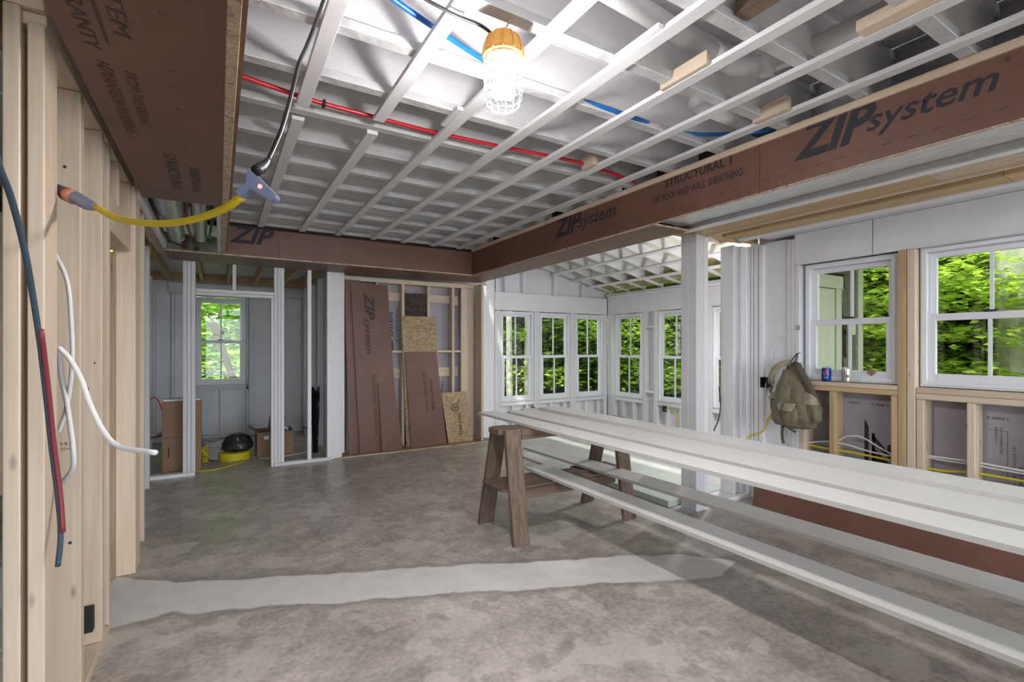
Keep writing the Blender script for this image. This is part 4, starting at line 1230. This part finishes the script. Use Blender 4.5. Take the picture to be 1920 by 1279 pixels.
bm = bmesh.new()
bm_box(bm, 4.04, 4.10, 2.47, 2.475, 1.0, 1.09, .001); bm_box(bm, 4.04, 4.10, 2.524, 2.529, 1.0, 1.09, .001)
bm_box(bm, 4.04, 4.10, 2.475, 2.524, 1.0, 1.005, .001); bm_box(bm, 4.04, 4.10, 2.475, 2.524, 1.085, 1.09, .001); bm_box(bm, 4.095, 4.10, 2.475, 2.524, 1.005, 1.085)
for v in bm.verts: v.co -= Vector((4.07, 2.53, 1.0))
link('box_shell', bm, BLACK, jb, (4.07, 2.53, 1.0))
tag(box('hanging_tag', 4.09, 4.098, 2.22, 2.245, 1.49, 1.53, GREY_R), 'small grey tag stuck beside the left of the two right windows', 'tag')

# ---- cans
def can(label, y, x, m, zb):
    t = thing('soda_can', label, 'can', (x, y, zb))
    bm = bmesh.new()
    lathe(bm, [(0, .006), (.022, .004), (.026, 0), (.028, .003), (.0325, .012), (.033, .015), (.033, .100), (.0315, .106)], seg=32)
    link('body', bm, m, t, (x, y, zb), smooth=True)
    bm = bmesh.new()
    lathe(bm, [(.0315, .106), (.0275, .115), (.0272, .118), (.0258, .118), (.0252, .113), (0, .113)], seg=32)
    link('rim', bm, ALU, t, (x, y, zb), smooth=True)
    bm = bmesh.new(); bm_box(bm, -.006, .006, -.011, .011, .1135, .115, .0004)
    link('pull_tab', bm, ALU, t, (x, y, zb))
    return t
def decal(t, x, y, zb, a0, z0, r_a, r_z, m, name='print', tilt=0, clip=None, R=.0333):
    bm = bmesh.new()
    n = 20
    c = bm.verts.new((R*math.cos(a0), R*math.sin(a0), z0)); vs = []
    for i in range(n):
        q = 2*PI*i/n
        u, v = r_a*math.cos(q), r_z*math.sin(q)
        if clip: u, v = clip(u, v)
        a = a0+(u*math.cos(tilt)-v*math.sin(tilt))/R
        z = z0+u*math.sin(tilt)+v*math.cos(tilt)
        vs.append(bm.verts.new((R*math.cos(a), R*math.sin(a), z)))
    for i in range(n): bm.faces.new((c, vs[i], vs[(i+1) % n]))
    bmesh.ops.recalc_face_normals(bm, faces=bm.faces)
    return link(name, bm, m, t, (x, y, zb))
ca = can('blue soda can with red and white round emblem on the window sill', 2.035, 4.135, CANB, 1.0785)
A0 = math.atan2(-2.035, -4.135)-.1
decal(ca, 4.135, 2.035, 1.0785, A0, .068, .017, .019, CANW, tilt=-.5)
decal(ca, 4.135, 2.035, 1.0785, A0, .074, .014, .012, CANR, tilt=-.5, R=.0336)
decal(ca, 4.135, 2.035, 1.0785, A0-.05, .057, .012, .006, CANB, tilt=-.5, R=.0337)
text('pepsi', (4.135+.034*math.cos(A0)+.012*math.sin(A0)*-1*-1, 2.035+.034*math.sin(A0)+.011, 1.0785+.03), (.45, -.9, 0), (0, 0, 1), .009, CANW, ca, width=.026, bold=.01, lift=.002)
cb = can('silver soda can with dark red mark on the window sill', 1.89, 4.135, ALU, 1.0785)
A1 = math.atan2(-1.89, -4.135)+.25
decal(cb, 4.135, 1.89, 1.0785, A1, .05, .011, .012, CANM)
text('diet', (4.135+.034*math.cos(A1-.6), 1.89+.034*math.sin(A1-.6)+.01, 1.0785+.072), (.45, -.9, 0), (0, 0, 1), .012, INK, cb, width=.022, lift=.002)
cup = thing('plastic_cup', 'clear plastic cup beside the silver can on the sill', 'cup', (4.15, 1.82, 1.0785))
bm = bmesh.new(); lathe(bm, [(0, 0), (.024, 0), (.031, .085), (.033, .088), (.030, .086), (.023, .003), (0, .003)], seg=24)
link('cup_wall', bm, GLASS, cup, (4.15, 1.82, 1.0785), smooth=True)
bm = bmesh.new(); bm_box(bm, -.001, .001, -.022, .022, -.022, .022); bmesh.ops.rotate(bm, verts=bm.verts, cent=(0, 0, 0), matrix=Matrix.Rotation(.7, 3, 'X'))
tag(link('tan_note', bm, CARD, None, (4.148, 1.73, 1.165)), 'small tan paper square stuck on the lower sash near the cans', 'note')

# ================================================================ BACKPACK
bk = thing('backpack', 'worn olive canvas backpack hanging on a nail on the white wall', 'backpack', (3.99, 2.2, .68))
def loft(secs, nseg=28, fold=.006, seed=0):
    """secs: list of (z, cy, cx, half_width_y, half_depth_x, power)"""
    bm = bmesh.new(); rings = []
    for z, cy_, cx_, hw, hd, pw in secs:
        ring = []
        for j in range(nseg):
            a = 2*PI*j/nseg
            c_, s_ = math.cos(a), math.sin(a)
            y = cy_+hw*math.copysign(abs(c_)**pw, c_); x = cx_+hd*math.copysign(abs(s_)**pw, s_)
            nz = noise.noise(Vector((y*9+seed, x*9, z*5)))*fold*1.6+noise.noise(Vector((y*26+seed, x*26, z*13)))*fold
            x += -abs(s_)*nz if s_ < 0 else 0; y += c_*nz*.8
            ring.append(bm.verts.new((x, y, z)))
        rings.append(ring)
    for a, b2 in zip(rings, rings[1:]):
        for j in range(nseg): bm.faces.new((a[j], a[(j+1) % nseg], b2[(j+1) % nseg], b2[j]))
    bm.faces.new(list(reversed(rings[0]))); bm.faces.new(rings[-1])
    bmesh.ops.recalc_face_normals(bm, faces=bm.faces)
    bmesh.ops.subdivide_edges(bm, edges=bm.edges, cuts=1, use_grid_fill=True, smooth=.4)
    return bm
def lerp_secs(keys, n):
    out = []
    for i in range(n):
        f = i/(n-1)*(len(keys)-1); k = min(int(f), len(keys)-2); t = f-k; t = t*t*(3-2*t)
        out.append(tuple(a+(b2-a)*t for a, b2 in zip(keys[k], keys[k+1])))
    return out
Bx = 3.985
body = lerp_secs([(.700, 2.185, Bx, .085, .050, .8), (.715, 2.19, Bx, .135, .075, .75), (.79, 2.195, Bx-.01, .158, .095, .75), (.90, 2.20, Bx-.01, .150, .095, .8), (1.02, 2.205, Bx, .118, .085, .8), (1.13, 2.215, Bx+.01, .083, .065, .85), (1.20, 2.215, Bx+.02, .055, .045, .9), (1.225, 2.212, Bx+.03, .030, .030, .9)], 26)
def bpart(name, bm, m, par=bk):
    o = Vector((3.99, 2.2, .68))
    for v in bm.verts: v.co -= o
    return link(name, bm, m, par, o, smooth=True)
bpart('main_bag', loft(body, fold=.016), OLIVE)
flap = lerp_secs([(.90, 2.245, Bx-.098, .062, .012, .8), (.95, 2.245, Bx-.098, .066, .016, .8), (1.03, 2.24, Bx-.080, .058, .018, .8), (1.11, 2.235, Bx-.058, .048, .018, .8), (1.17, 2.23, Bx-.035, .036, .018, .8)], 14)
bpart('top_flap', loft(flap, fold=.012, seed=4), OLIVE)
fp = lerp_secs([(.725, 2.22, Bx-.085, .085, .025, .7), (.77, 2.225, Bx-.105, .105, .034, .7), (.85, 2.225, Bx-.108, .10, .030, .7), (.895, 2.225, Bx-.095, .090, .020, .7)], 12)
pk = bpart('front_pocket', loft(fp, fold=.012, seed=9), OLIVE)
ff = lerp_secs([(.845, 2.20, Bx-.142, .048, .006, .7), (.87, 2.20, Bx-.135, .065, .010, .7), (.905, 2.20, Bx-.118, .070, .014, .7)], 8)
bpart('pocket_flap', loft(ff, fold=.006, seed=2), OLIVE_L, pk)
sp = lerp_secs([(.76, 2.045, Bx-.03, .035, .035, .8), (.79, 2.04, Bx-.035, .058, .055, .8), (.88, 2.045, Bx-.035, .062, .058, .8), (.945, 2.06, Bx-.03, .050, .045, .8)], 12)
s1 = bpart('side_pocket', loft(sp, fold=.012, seed=5), OLIVE)
sf = lerp_secs([(.905, 2.055, Bx-.045, .062, .052, .8), (.95, 2.06, Bx-.035, .055, .050, .8), (1.0, 2.08, Bx-.02, .032, .035, .8)], 8)
bpart('pocket_flap', loft(sf, fold=.008, seed=6), OLIVE_L, s1)
sp2 = lerp_secs([(.80, 2.345, Bx-.02, .025, .03, .8), (.84, 2.348, Bx-.02, .038, .045, .8), (.92, 2.342, Bx-.02, .038, .045, .8), (.985, 2.325, Bx-.01, .025, .03, .8)], 10)
s2 = bpart('side_pocket', loft(sp2, fold=.01, seed=7), OLIVE)
sf2 = lerp_secs([(.925, 2.35, Bx-.03, .042, .048, .8), (.965, 2.335, Bx-.02, .036, .042, .8), (1.0, 2.32, Bx-.01, .018, .028, .8)], 7)
bpart('pocket_flap', loft(sf2, fold=.006, seed=8), OLIVE_L, s2)
def strapb(name, pts, w, th, m, par=bk):
    bm = bmesh.new(); P = catmull(pts, 5); rows = []
    for i, p in enumerate(P):
        t = (P[min(i+1, len(P)-1)]-P[max(i-1, 0)]).normalized()
        nrm = Vector((-1, -.5, 0)).normalized()
        s = t.cross(nrm).normalized()*w/2; nn = s.cross(t).normalized()*th/2
        rows.append([bm.verts.new(p+a*s+b_*nn) for a, b_ in ((-1, -1), (1, -1), (1, 1), (-1, 1))])
    for a, b2 in zip(rows, rows[1:]):
        for j in range(4): bm.faces.new((a[j], a[(j+1) % 4], b2[(j+1) % 4], b2[j]))
    bm.faces.new(list(reversed(rows[0]))); bm.faces.new(rows[-1])
    bmesh.ops.recalc_face_normals(bm, faces=bm.faces)
    return bpart(name, bm, m, par)
strapb('shoulder_strap', [(3.97, 2.225, 1.225), (3.93, 2.27, 1.215), (3.92, 2.32, 1.17), (3.93, 2.36, 1.10), (3.95, 2.375, 1.05)], .048, .014, OLIVE_L)
strapb('shoulder_strap', [(3.96, 2.20, 1.215), (3.925, 2.15, 1.20), (3.93, 2.10, 1.12), (3.94, 2.06, 1.03), (3.95, 2.02, .93), (3.96, 1.995, .85)], .050, .014, OLIVE_D)
strapb('hanging_loop', [(3.99, 2.245, 1.22), (4.03, 2.235, 1.26), (4.06, 2.222, 1.295), (4.03, 2.212, 1.26), (3.99, 2.205, 1.215)], .012, .004, OLIVE_D)
strapb('buckle_strap', [(3.845, 2.215, .90), (3.835, 2.215, .86), (3.838, 2.213, .80), (3.86, 2.205, .74), (3.90, 2.19, .70), (3.93, 2.16, .675)], .020, .005, OLIVE_D)
strapb('loose_strap', [(3.95, 2.27, .735), (3.94, 2.275, .68), (3.94, 2.275, .62), (3.95, 2.27, .565)], .022, .006, OLIVE_D)
strapb('side_cord', [(3.94, 2.36, 1.10), (3.93, 2.375, 1.06), (3.94, 2.36, 1.02), (3.95, 2.38, .98), (3.95, 2.35, .95)], .014, .008, OLIVE_D)
tube('nail', [(4.11, 2.222, 1.302), (4.045, 2.222, 1.298)], .003, BLACK, bk)

# ================================================================ CLOSET CLUTTER
def carton(label, x0, x1, y0, y1, z0, z1):
    t = thing('cardboard_box', label, 'box', ((x0+x1)/2, (y0+y1)/2, z0))
    box('box_body', x0, x1, y0, y1, z0, z1, CARD, t, .003)
    return t
c1 = carton('lower brown carton of the tall stack behind the partition studs', -.52, -.165, 6.40, 6.62, 0, .372)
box('hand_slot', -.465, -.455, 6.397, 6.3995, .16, .27, DARK, c1)
c2 = carton('upper brown carton of the stack with white foam on top', -.52, -.165, 6.40, 6.62, .374, .765)
box('foam_insert', -.515, -.17, 6.405, 6.615, .7655, .785, FOAM, c2, .003)
ob = thing('open_carton', 'open brown carton full of scraps on the closet floor', 'box', (.6, 6.85, 0))
bm = bmesh.new()
for a in ((.40, .81, 6.70, 6.706, 0, .30), (.40, .81, 7.09, 7.096, 0, .30), (.40, .406, 6.706, 7.09, 0, .30), (.804, .81, 6.706, 7.09, 0, .30), (.406, .804, 6.706, 7.09, 0, .006)):
    bm_box(bm, a[0]-.6, a[1]-.6, a[2]-6.85, a[3]-6.85, a[4], a[5])
link('carton_walls', bm, CARD, ob, (.6, 6.85, 0))
slab('carton_flap', (.40, 6.70, .30), (.40, 7.09, .30), (.33, 7.09, .36), (.33, 6.70, .36), .005, CARD, ob)
box('white_label', .475, .53, 6.694, 6.6985, .215, .255, FOAM, ob)
tag(slab('board_scrap', (.50, 6.72, .22), (.66, 6.74, .22), (.74, 6.95, .44), (.56, 6.95, .46), .012, plain('dark_grey_scrap', (.10, .10, .11), .5)), 'dark grey flat scrap sticking out of the open carton', 'scrap')
tag(slab('trim_scrap', (.60, 6.80, .38), (.76, 6.80, .30), (.76, 6.83, .32), (.60, 6.83, .41), .01, FOAM), 'white strip scrap resting on the open carton', 'scrap')
def coil(label, c, R, h, r, m, turns=9, nm='cable_coil', seed=1):
    rr = random.Random(seed); pts = []
    N_ = 14
    for i in range(turns*N_):
        a = 2*PI*i/N_
        q = i/(turns*N_)
        R2 = R*(.80+.25*math.sin(q*17+seed)*.5+.06*rr.random())
        pts.append(Vector((c[0]+R2*math.cos(a), c[1]+R2*math.sin(a), r+h*q+.012*math.sin(a*2+q*9))))
    return tag(tube(nm, pts, r, m, None, seg=6, n=2, origin=(c[0], c[1], 0)), label, 'cable coil')
coil('large stacked coil of white cable on the closet floor', (-.03, 6.95), .155, .21, .009, GREY_R, 22)
bm = bmesh.new(); lathe(bm, [(0, .0), (.06, .0), (.135, .02), (.14, .21), (.12, .235), (0, .25)], seg=24)
coil('loose coil of yellow cable beside the cartons', (-.15, 6.73), .05, .19, .007, YELC, 9, seed=3)
wire('yellow cable snaking across the closet floor past the partition studs', [(-.12, 6.9, .008), (.10, 6.75, .008), (.25, 6.55, .008), (.12, 6.38, .008), (-.08, 6.25, .008), (-.3, 6.30, .008), (-.55, 6.25, .008)], .006, YELC)
wire('white cable end lying by the open carton', [(.42, 6.62, .008), (.55, 6.55, .008), (.72, 6.60, .008), (.95, 6.72, .008), (1.05, 7.0, .008)], .007, WCAB)
rl = thing('strap_reel', 'yellow round reel under the black bag on the closet floor', 'reel', (.165, 6.78, 0))
bm = bmesh.new(); lathe(bm, [(.06, .0), (.165, .0), (.17, .008), (.17, .085), (.165, .092), (.06, .092), (.06, 0)], seg=36)
link('reel_body', bm, YELC, rl, (.165, 6.78, 0), smooth=False)
bg = thing('tool_bag', 'black crumpled bag sitting on the yellow reel', 'bag', (.20, 6.83, .093))
secs = lerp_secs([(.094, 6.83, .20, .11, .12, .9), (.13, 6.83, .20, .15, .17, .9), (.20, 6.84, .20, .15, .16, .9), (.27, 6.84, .20, .12, .12, .9), (.30, 6.84, .19, .05, .06, 1)], 14)
bm = loft(secs, fold=.02, seed=11)
for v in bm.verts: v.co -= Vector((.20, 6.83, .093))
link('bag_body', bm, BLACKR, bg, (.20, 6.83, .093), smooth=True)
tube('bag_handle', [(.12, 6.75, .26), (.15, 6.72, .30), (.24, 6.72, .30), (.28, 6.75, .25)], .008, BLACK, bg)
# leaning torn black sheet
bm = bmesh.new()
cols_ = []
for i in range(5):
    for j in range(16):
        pass
grid = [[None]*16 for _ in range(5)]
for i in range(5):
    for j in range(16):
        t = j/15; x = 1.02+.027*i+.012*noise.noise(Vector((i*.9, j*.5, 3)))
        top = .83+.03*noise.noise(Vector((i*2.1, 7, 1)))-(.05 if i == 2 else 0)
        z = .005+t*top
        y = 6.62+.10*t+.02*math.sin(i*2.2)+.02*noise.noise(Vector((i*1.3, j*.8, 0)))
        w_ = 1-.35*(1-t)
        grid[i][j] = bm.verts.new((1.02+(x-1.02)*w_-1.05, y-6.65, z))
for i in range(4):
    for j in range(15): bm.faces.new((grid[i][j], grid[i+1][j], grid[i+1][j+1], grid[i][j+1]))
bmesh.ops.solidify(bm, geom=bm.faces[:], thickness=.02)
tag(link('plastic_scrap', bm, BLACKR, None, (1.05, 6.65, 0)), 'torn black plastic roll leaning in the right corner of the closet', 'plastic sheet')
ox = thing('outlet_box', 'black outlet box on the closet partition stud', 'electrical box', (.865, 6.14, .33))
box('box_shell', .845, .886, 6.11, 6.18, .32, .41, BLACK, ox, .003)
wire('red wire dangling between the left closet studs', [(-.62, 6.3, .80), (-.58, 6.35, .82), (-.54, 6.38, .76), (-.52, 6.4, .68)], .006, RED)
for i, (m_, z_) in enumerate(((REDC, .36), (GREY_R, .39))):
    wire(('dark red' if i == 0 else 'grey')+' pipe stub running low behind the left closet studs', [(-.76, 6.6, z_-.01), (-.6, 6.62, z_), (-.53, 6.64, z_+.01)], .011, m_)
# brace seen through the closet window
tag(slab('timber_brace', (.30, 9.3, .35), (.40, 9.3, .35), (-.02, 9.35, 1.75), (-.14, 9.35, 1.75), .08, wood('weathered_brace', (.13, .09, .055), (.08, .055, .03), 2)), 'weathered slanting timber brace outside the closet window', 'brace')

# ================================================================ LEFT WALL WIRES AND SMALL THINGS
hz = thing('hose_bundle', 'dark red and blue hoses hanging down the front of the left studs', 'hose', (-.41, 1.6, .7))
pts = [(-.387, 1.36, 1.79), (-.397, 1.43, 1.74), (-.402, 1.528, 1.688), (-.408, 1.65, 1.574), (-.414, 1.771, 1.394), (-.415, 1.838, 1.233), (-.413, 1.882, 1.076), (-.402, 1.898, .917), (-.395, 1.894, .808), (-.402, 1.898, .715)]
tube('blue_hose', [Vector(p)+Vector((.0, .004, -.004)) for p in pts], .0068, BLUC, hz)
tube('red_hose', [Vector(p)+Vector((.007, -.004, .003)) for p in pts[4:9]], .0065, REDC, hz)
wire('thick white cable curling out from the left studs into the room', [(-.453, 2.139, 1.352), (-.425, 2.146, 1.313), (-.392, 2.125, 1.246), (-.36, 2.083, 1.159), (-.318, 2.035, 1.075), (-.27, 1.983, 1.031), (-.168, 1.874, 1.021)], .0085, WCAB)
wire('white cable looping in front of the second left stud above the curled one', [(-.51, 2.275, 1.72), (-.455, 2.255, 1.593), (-.440, 2.245, 1.445), (-.437, 2.245, 1.296), (-.452, 2.253, 1.147), (-.475, 2.25, 1.05)], .007, WCAB)
wire('lowest white cable loop hanging against the left studs', [(-.475, 2.26, 1.36), (-.47, 2.262, 1.26), (-.455, 2.25, 1.18), (-.436, 2.215, 1.08), (-.424, 2.192, 1.0), (-.430, 2.21, .93), (-.475, 2.26, .87)], .008, WCAB)
nb_ = thing('outlet_box', 'black outlet box low on the left stud wall', 'electrical box', (-.50, 2.78, .12))
bm = bmesh.new()
for a in ((-.03, .03, -.035, .015, -.05, .05),): bm_box(bm, *a, .003)
for k in range(3): bm_box(bm, -.032, .032, -.03+.015*k, -.025+.015*k, -.052, .052)
link('box_shell', bm, BLACK, nb_, (-.50, 2.783, .165))
s4 = [o for o in wl.children if o.name.startswith('stud')][2]
text('153', (-.50, 2.41, .985), (1, 0, 0), (0, 0, 1), .012, INK, s4, width=.03)
text('KD-HT', (-.50, 2.41, .968), (1, 0, 0), (0, 0, 1), .009, INK, s4, width=.035)
bm = bmesh.new()
for (x_, y_, z_, r_) in ((-.50, 2.8, 1.165, .012), (-.47, 2.8, 1.28, .004), (-.49, 2.41, 2.02, .006), (-.475, 2.41, .62, .006)):
    bmesh.ops.create_circle(bm, cap_ends=True, segments=10, radius=r_, matrix=Matrix.Translation((x_+.5, y_-2.4-.0012, z_-1))@Matrix.Rotation(PI/2, 4, 'X'))
link('nail_hole', bm, INK, wl, (-.5, 2.4, 1))
# sunroom outlet boxes and wires
for i, (p, lab) in enumerate((((5.86, 5.20, .36), 'black outlet box low on the sunroom wall with the cable loop'), ((4.30, 6.49, .30), 'black outlet box low on the sunroom wall behind the boards'))):
    t = thing('outlet_box', lab, 'electrical box', p)
    box('box_shell', p[0]-.03, p[0]+.03, p[1]-.03, p[1]+.03, p[2], p[2]+.09, BLACK, t, .003)
wire('thin yellow cable looping below the sunroom outlet box', [(5.83, 5.17, .40), (5.82, 5.02, .40), (5.82, 4.92, .30), (5.83, 4.95, .17), (5.84, 5.10, .14), (5.85, 5.22, .15)], .006, YELC)
wire('thin yellow cable strung between the studs of the sunroom left wall', [(5.0, 6.48, .20), (5.3, 6.48, .21), (5.6, 6.48, .20), (5.75, 6.48, .215)], .005, YELC)
wire('dark cable dangling beside the white post', [(3.80, 2.76, 1.0), (3.82, 2.76, .85), (3.78, 2.75, .72), (3.70, 2.74, .62)], .005, BLACK)

# ================================================================ OUTSIDE
gr = bmesh.new()
def gz(x, y):
    d = max(0, math.hypot(max(x-7, 0), max(y-9, 0))-2)
    return -.35+.05*d+.10*noise.noise(Vector((x*.25, y*.25, 0)))
G = 36
gv = [[gr.verts.new((-22+i*2.0, -16+j*2.0, gz(-22+i*2.0, -16+j*2.0))) for j in range(G)] for i in range(G)]
for i in range(G-1):
    for j in range(G-1):
        gr.faces.new((gv[i][j], gv[i+1][j], gv[i+1][j+1], gv[i][j+1]))
g_ = link('forest_ground', gr, SOIL, None, (0, 0, -.02)); g_['kind'] = 'structure'

def leaves_bm(centers, n, lw, seed, spread=(.55, .55, .07)):
    rr = random.Random(seed); bm = bmesh.new()
    for _ in range(n):
        c = rr.choice(centers)
        p = Vector((c[0]+rr.gauss(0, spread[0]), c[1]+rr.gauss(0, spread[1]), c[2]+rr.gauss(0, spread[2])))
        a = rr.random()*2*PI; tilt = rr.gauss(0, .45); L_ = lw*(.7+.6*rr.random()); W_ = L_*.75
        d = Vector((math.cos(a), math.sin(a), tilt*.6)).normalized(); s = Vector((-math.sin(a), math.cos(a), rr.gauss(0, .3))).normalized()
        up = d.cross(s)*.08*L_
        pts = [p, p+d*L_*.35+s*W_*.5-up, p+d*L_*.62+s*W_*.28-up*.5, p+d*L_-up, p+d*L_*.62-s*W_*.28-up*.5, p+d*L_*.35-s*W_*.5-up]
        vs = [bm.verts.new(q) for q in pts]
        bm.faces.new((vs[0], vs[1], vs[2], vs[3])); bm.faces.new((vs[0], vs[3], vs[4], vs[5]))
    return bm
def tree(kind, label, n, lw, h, trunk_r, mat_l, mat_b, seed, layers=11, rad=1.6, lo=.35, spread=(.4, .4, .05), group='trees outside the windows'):
    rr = random.Random(seed)
    t = thing(kind, label, 'tree', (0, 0, 0), group)
    bm = bmesh.new()
    lean = Vector((rr.gauss(0, .04), rr.gauss(0, .04), 1))
    bm_tube(bm, [Vector((0, 0, -.3)), Vector((lean.x*h*.4, lean.y*h*.4, h*.4)), Vector((lean.x*h*.9+.1, lean.y*h, h))], [trunk_r, trunk_r*.75, trunk_r*.35], 9, 5)
    centers = []
    for k in range(layers):
        z = lo+(h-lo)*(k+rr.random()*.5)/layers
        for b in range(3):
            a = rr.random()*2*PI; R = rad*(.35+.65*rr.random())
            e = Vector((math.cos(a)*R, math.sin(a)*R, z+.12*R))
            s0 = Vector((lean.x*z, lean.y*z, z-.1))
            bm_tube(bm, [s0, (s0+e)/2+Vector((0, 0, .06)), e], [trunk_r*.22+.004, .004], 5, 2)
            for q in (.45, .75, 1.05):
                c = s0.lerp(e, q); centers.append((c.x, c.y, c.z))
    bmesh.ops.recalc_face_normals(bm, faces=bm.faces)
    link('trunk', bm, mat_b, t, smooth=True)
    o = link('foliage', leaves_bm(centers, n, lw, seed+50, spread), mat_l, t); o['kind'] = 'stuff'
    return t
kinds = [
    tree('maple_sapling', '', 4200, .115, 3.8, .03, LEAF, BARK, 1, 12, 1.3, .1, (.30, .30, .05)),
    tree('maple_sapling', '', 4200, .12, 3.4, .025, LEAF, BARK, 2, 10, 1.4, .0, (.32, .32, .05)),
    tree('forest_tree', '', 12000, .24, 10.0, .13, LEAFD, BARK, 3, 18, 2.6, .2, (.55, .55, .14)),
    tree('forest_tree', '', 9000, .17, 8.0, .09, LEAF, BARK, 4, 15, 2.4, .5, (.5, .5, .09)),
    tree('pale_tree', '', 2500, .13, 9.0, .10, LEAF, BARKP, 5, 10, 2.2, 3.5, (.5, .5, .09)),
    tree('painted_sun_tree', '', 8000, .15, 7.0, .08, LEAFY, BARK, 6, 16, 2.2, .2, (.5, .5, .12)),
]
KL = ['tiered maple sapling outside the %s', 'low wide maple sapling outside the %s', 'tree with painted leaf shade behind the others, %s', 'bright leaved forest tree outside the %s', 'pale barked tree trunk outside the %s', 'yellow green tree with painted sunlight outside the %s']
def plant(k, x, y, where, s=1.0, rz=None, used=set()):
    src = kinds[k]
    o = src if k not in used else copy_tree(src)
    used.add(k)
    o.location = (x, y, gz(x, y)-.02); o.rotation_euler = (0, 0, rnd.random()*6.28 if rz is None else rz)
    o.scale = (s, s, s)
    o['label'] = KL[k] % where if where != 'far' else 'tree with painted leaf shade far behind the house'
    o['group'] = ('trees outside the %s' % where if where != 'far' else 'trees far behind the house')
rt, sr, sl, cw = 'right wall windows', 'sunroom right wall', 'sunroom left wall', 'closet window'
# beyond the right windows
for k, x, y, s in ((0, 7.2, .9, 1), (1, 7.6, 2.1, 1), (0, 8.6, 3.2, 1.1), (1, 6.9, -.3, .95), (0, 8.3, 0.2, 1.1), (3, 10.5, 2.2, 1), (3, 10.2, -1.2, 1), (2, 11.5, 4.2, 1), (2, 13.5, 1.2, 1.2), (2, 12.5, -3.2, 1.1), (1, 7.6, -1.6, 1.0), (3, 9.0, 4.6, .9), (4, 7.6, 1.72, 1.7)):
    plant(k, x, y, rt, s)
for k, x, y, s in ((0, 8.6, 5.2, 1), (1, 8.2, 6.6, 1.1), (0, 9.2, 8.0, 1.1), (3, 11.2, 6.4, 1), (2, 12.0, 8.8, 1.1), (2, 10.2, 9.6, 1.1), (3, 14.0, 6.5, 1.2), (2, 15.0, 10.0, 1.2), (1, 8.0, 4.5, .9)):
    plant(k, x, y, sr, s)
for k, x, y, s in ((1, 6.75, 9.3, 1), (0, 7.4, 10.0, 1), (4, 5.30, 8.9, .8), (4, 5.80, 9.0, .85), (2, 7.25, 10.6, .9), (0, 5.2, 10.4, 1.1), (3, 7.3, 11.6, 1), (2, 9.0, 12.4, 1.2), (2, 6.2, 13.2, 1.1), (3, 4.6, 12.6, 1), (3, 8.5, 15.5, 1.3), (2, 11.5, 14.5, 1.3), (1, 7.9, 10.6, 1.1)):
    plant(k, x, y, sl, s)
for k, x, y, s in ((5, -.9, 13.0, 1), (5, .7, 12.4, .9), (5, -2.6, 14.5, 1.1), (5, 2.0, 14.2, 1.1), (5, -.3, 16.5, 1.3), (1, 1.4, 11.2, .8)):
    plant(k, x, y, cw, s)
# woodland further back
for k, x, y, s in ((2, 10.8, .6, .8), (2, 10.5, -2.8, .8), (2, 14.5, -1.0, 1), (2, 15.5, 3.5, 1.1), (2, 12.2, 2.6, .8)):
    plant(k, x, y, rt, s)
for k, x, y, s in ((2, 11.6, 5.2, .8), (2, 10.8, 7.6, .8), (2, 13.6, 8.4, 1), (2, 16.5, 8.0, 1.1), (2, 12.5, 11.5, 1)):
    plant(k, x, y, sr, s)
for k, x, y, s in ((2, 5.0, 11.6, .75), (2, 6.7, 12.0, .75), (2, 8.6, 13.8, 1), (2, 10.6, 12.0, .9), (2, 7.0, 16.5, 1.2), (2, 4.6, 15.5, 1.1)):
    plant(k, x, y, sl, s)
for i in range(24):
    a = -1.0+2.9*i/23
    R = 20+4*rnd.random()
    x, y = 3+R*math.cos(a), 3+R*math.sin(a)
    plant(2, x, y, 'far', 1.5+.4*rnd.random())

# tell the trees apart: count each kind from the left as the camera sees them
ORD = ['leftmost', 'second', 'third', 'fourth', 'fifth', 'sixth', 'seventh', 'eighth', 'ninth', 'tenth', 'eleventh', 'twelfth', 'thirteenth', 'fourteenth', 'fifteenth', 'sixteenth', 'seventeenth', 'eighteenth', 'nineteenth', 'twentieth', 'twenty-first', 'twenty-second', 'twenty-third', 'twenty-fourth', 'twenty-fifth']
byl = {}
for o in bpy.data.objects:
    if o.get('category') == 'tree': byl.setdefault(o['label'], []).append(o)
for lab, os_ in byl.items():
    if len(os_) < 2: continue
    os_.sort(key=lambda o: math.atan2(o.location.x, o.location.y))
    for i, o in enumerate(os_):
        o['label'] = lab+', '+(ORD[i]+(' from the left' if i else ''))
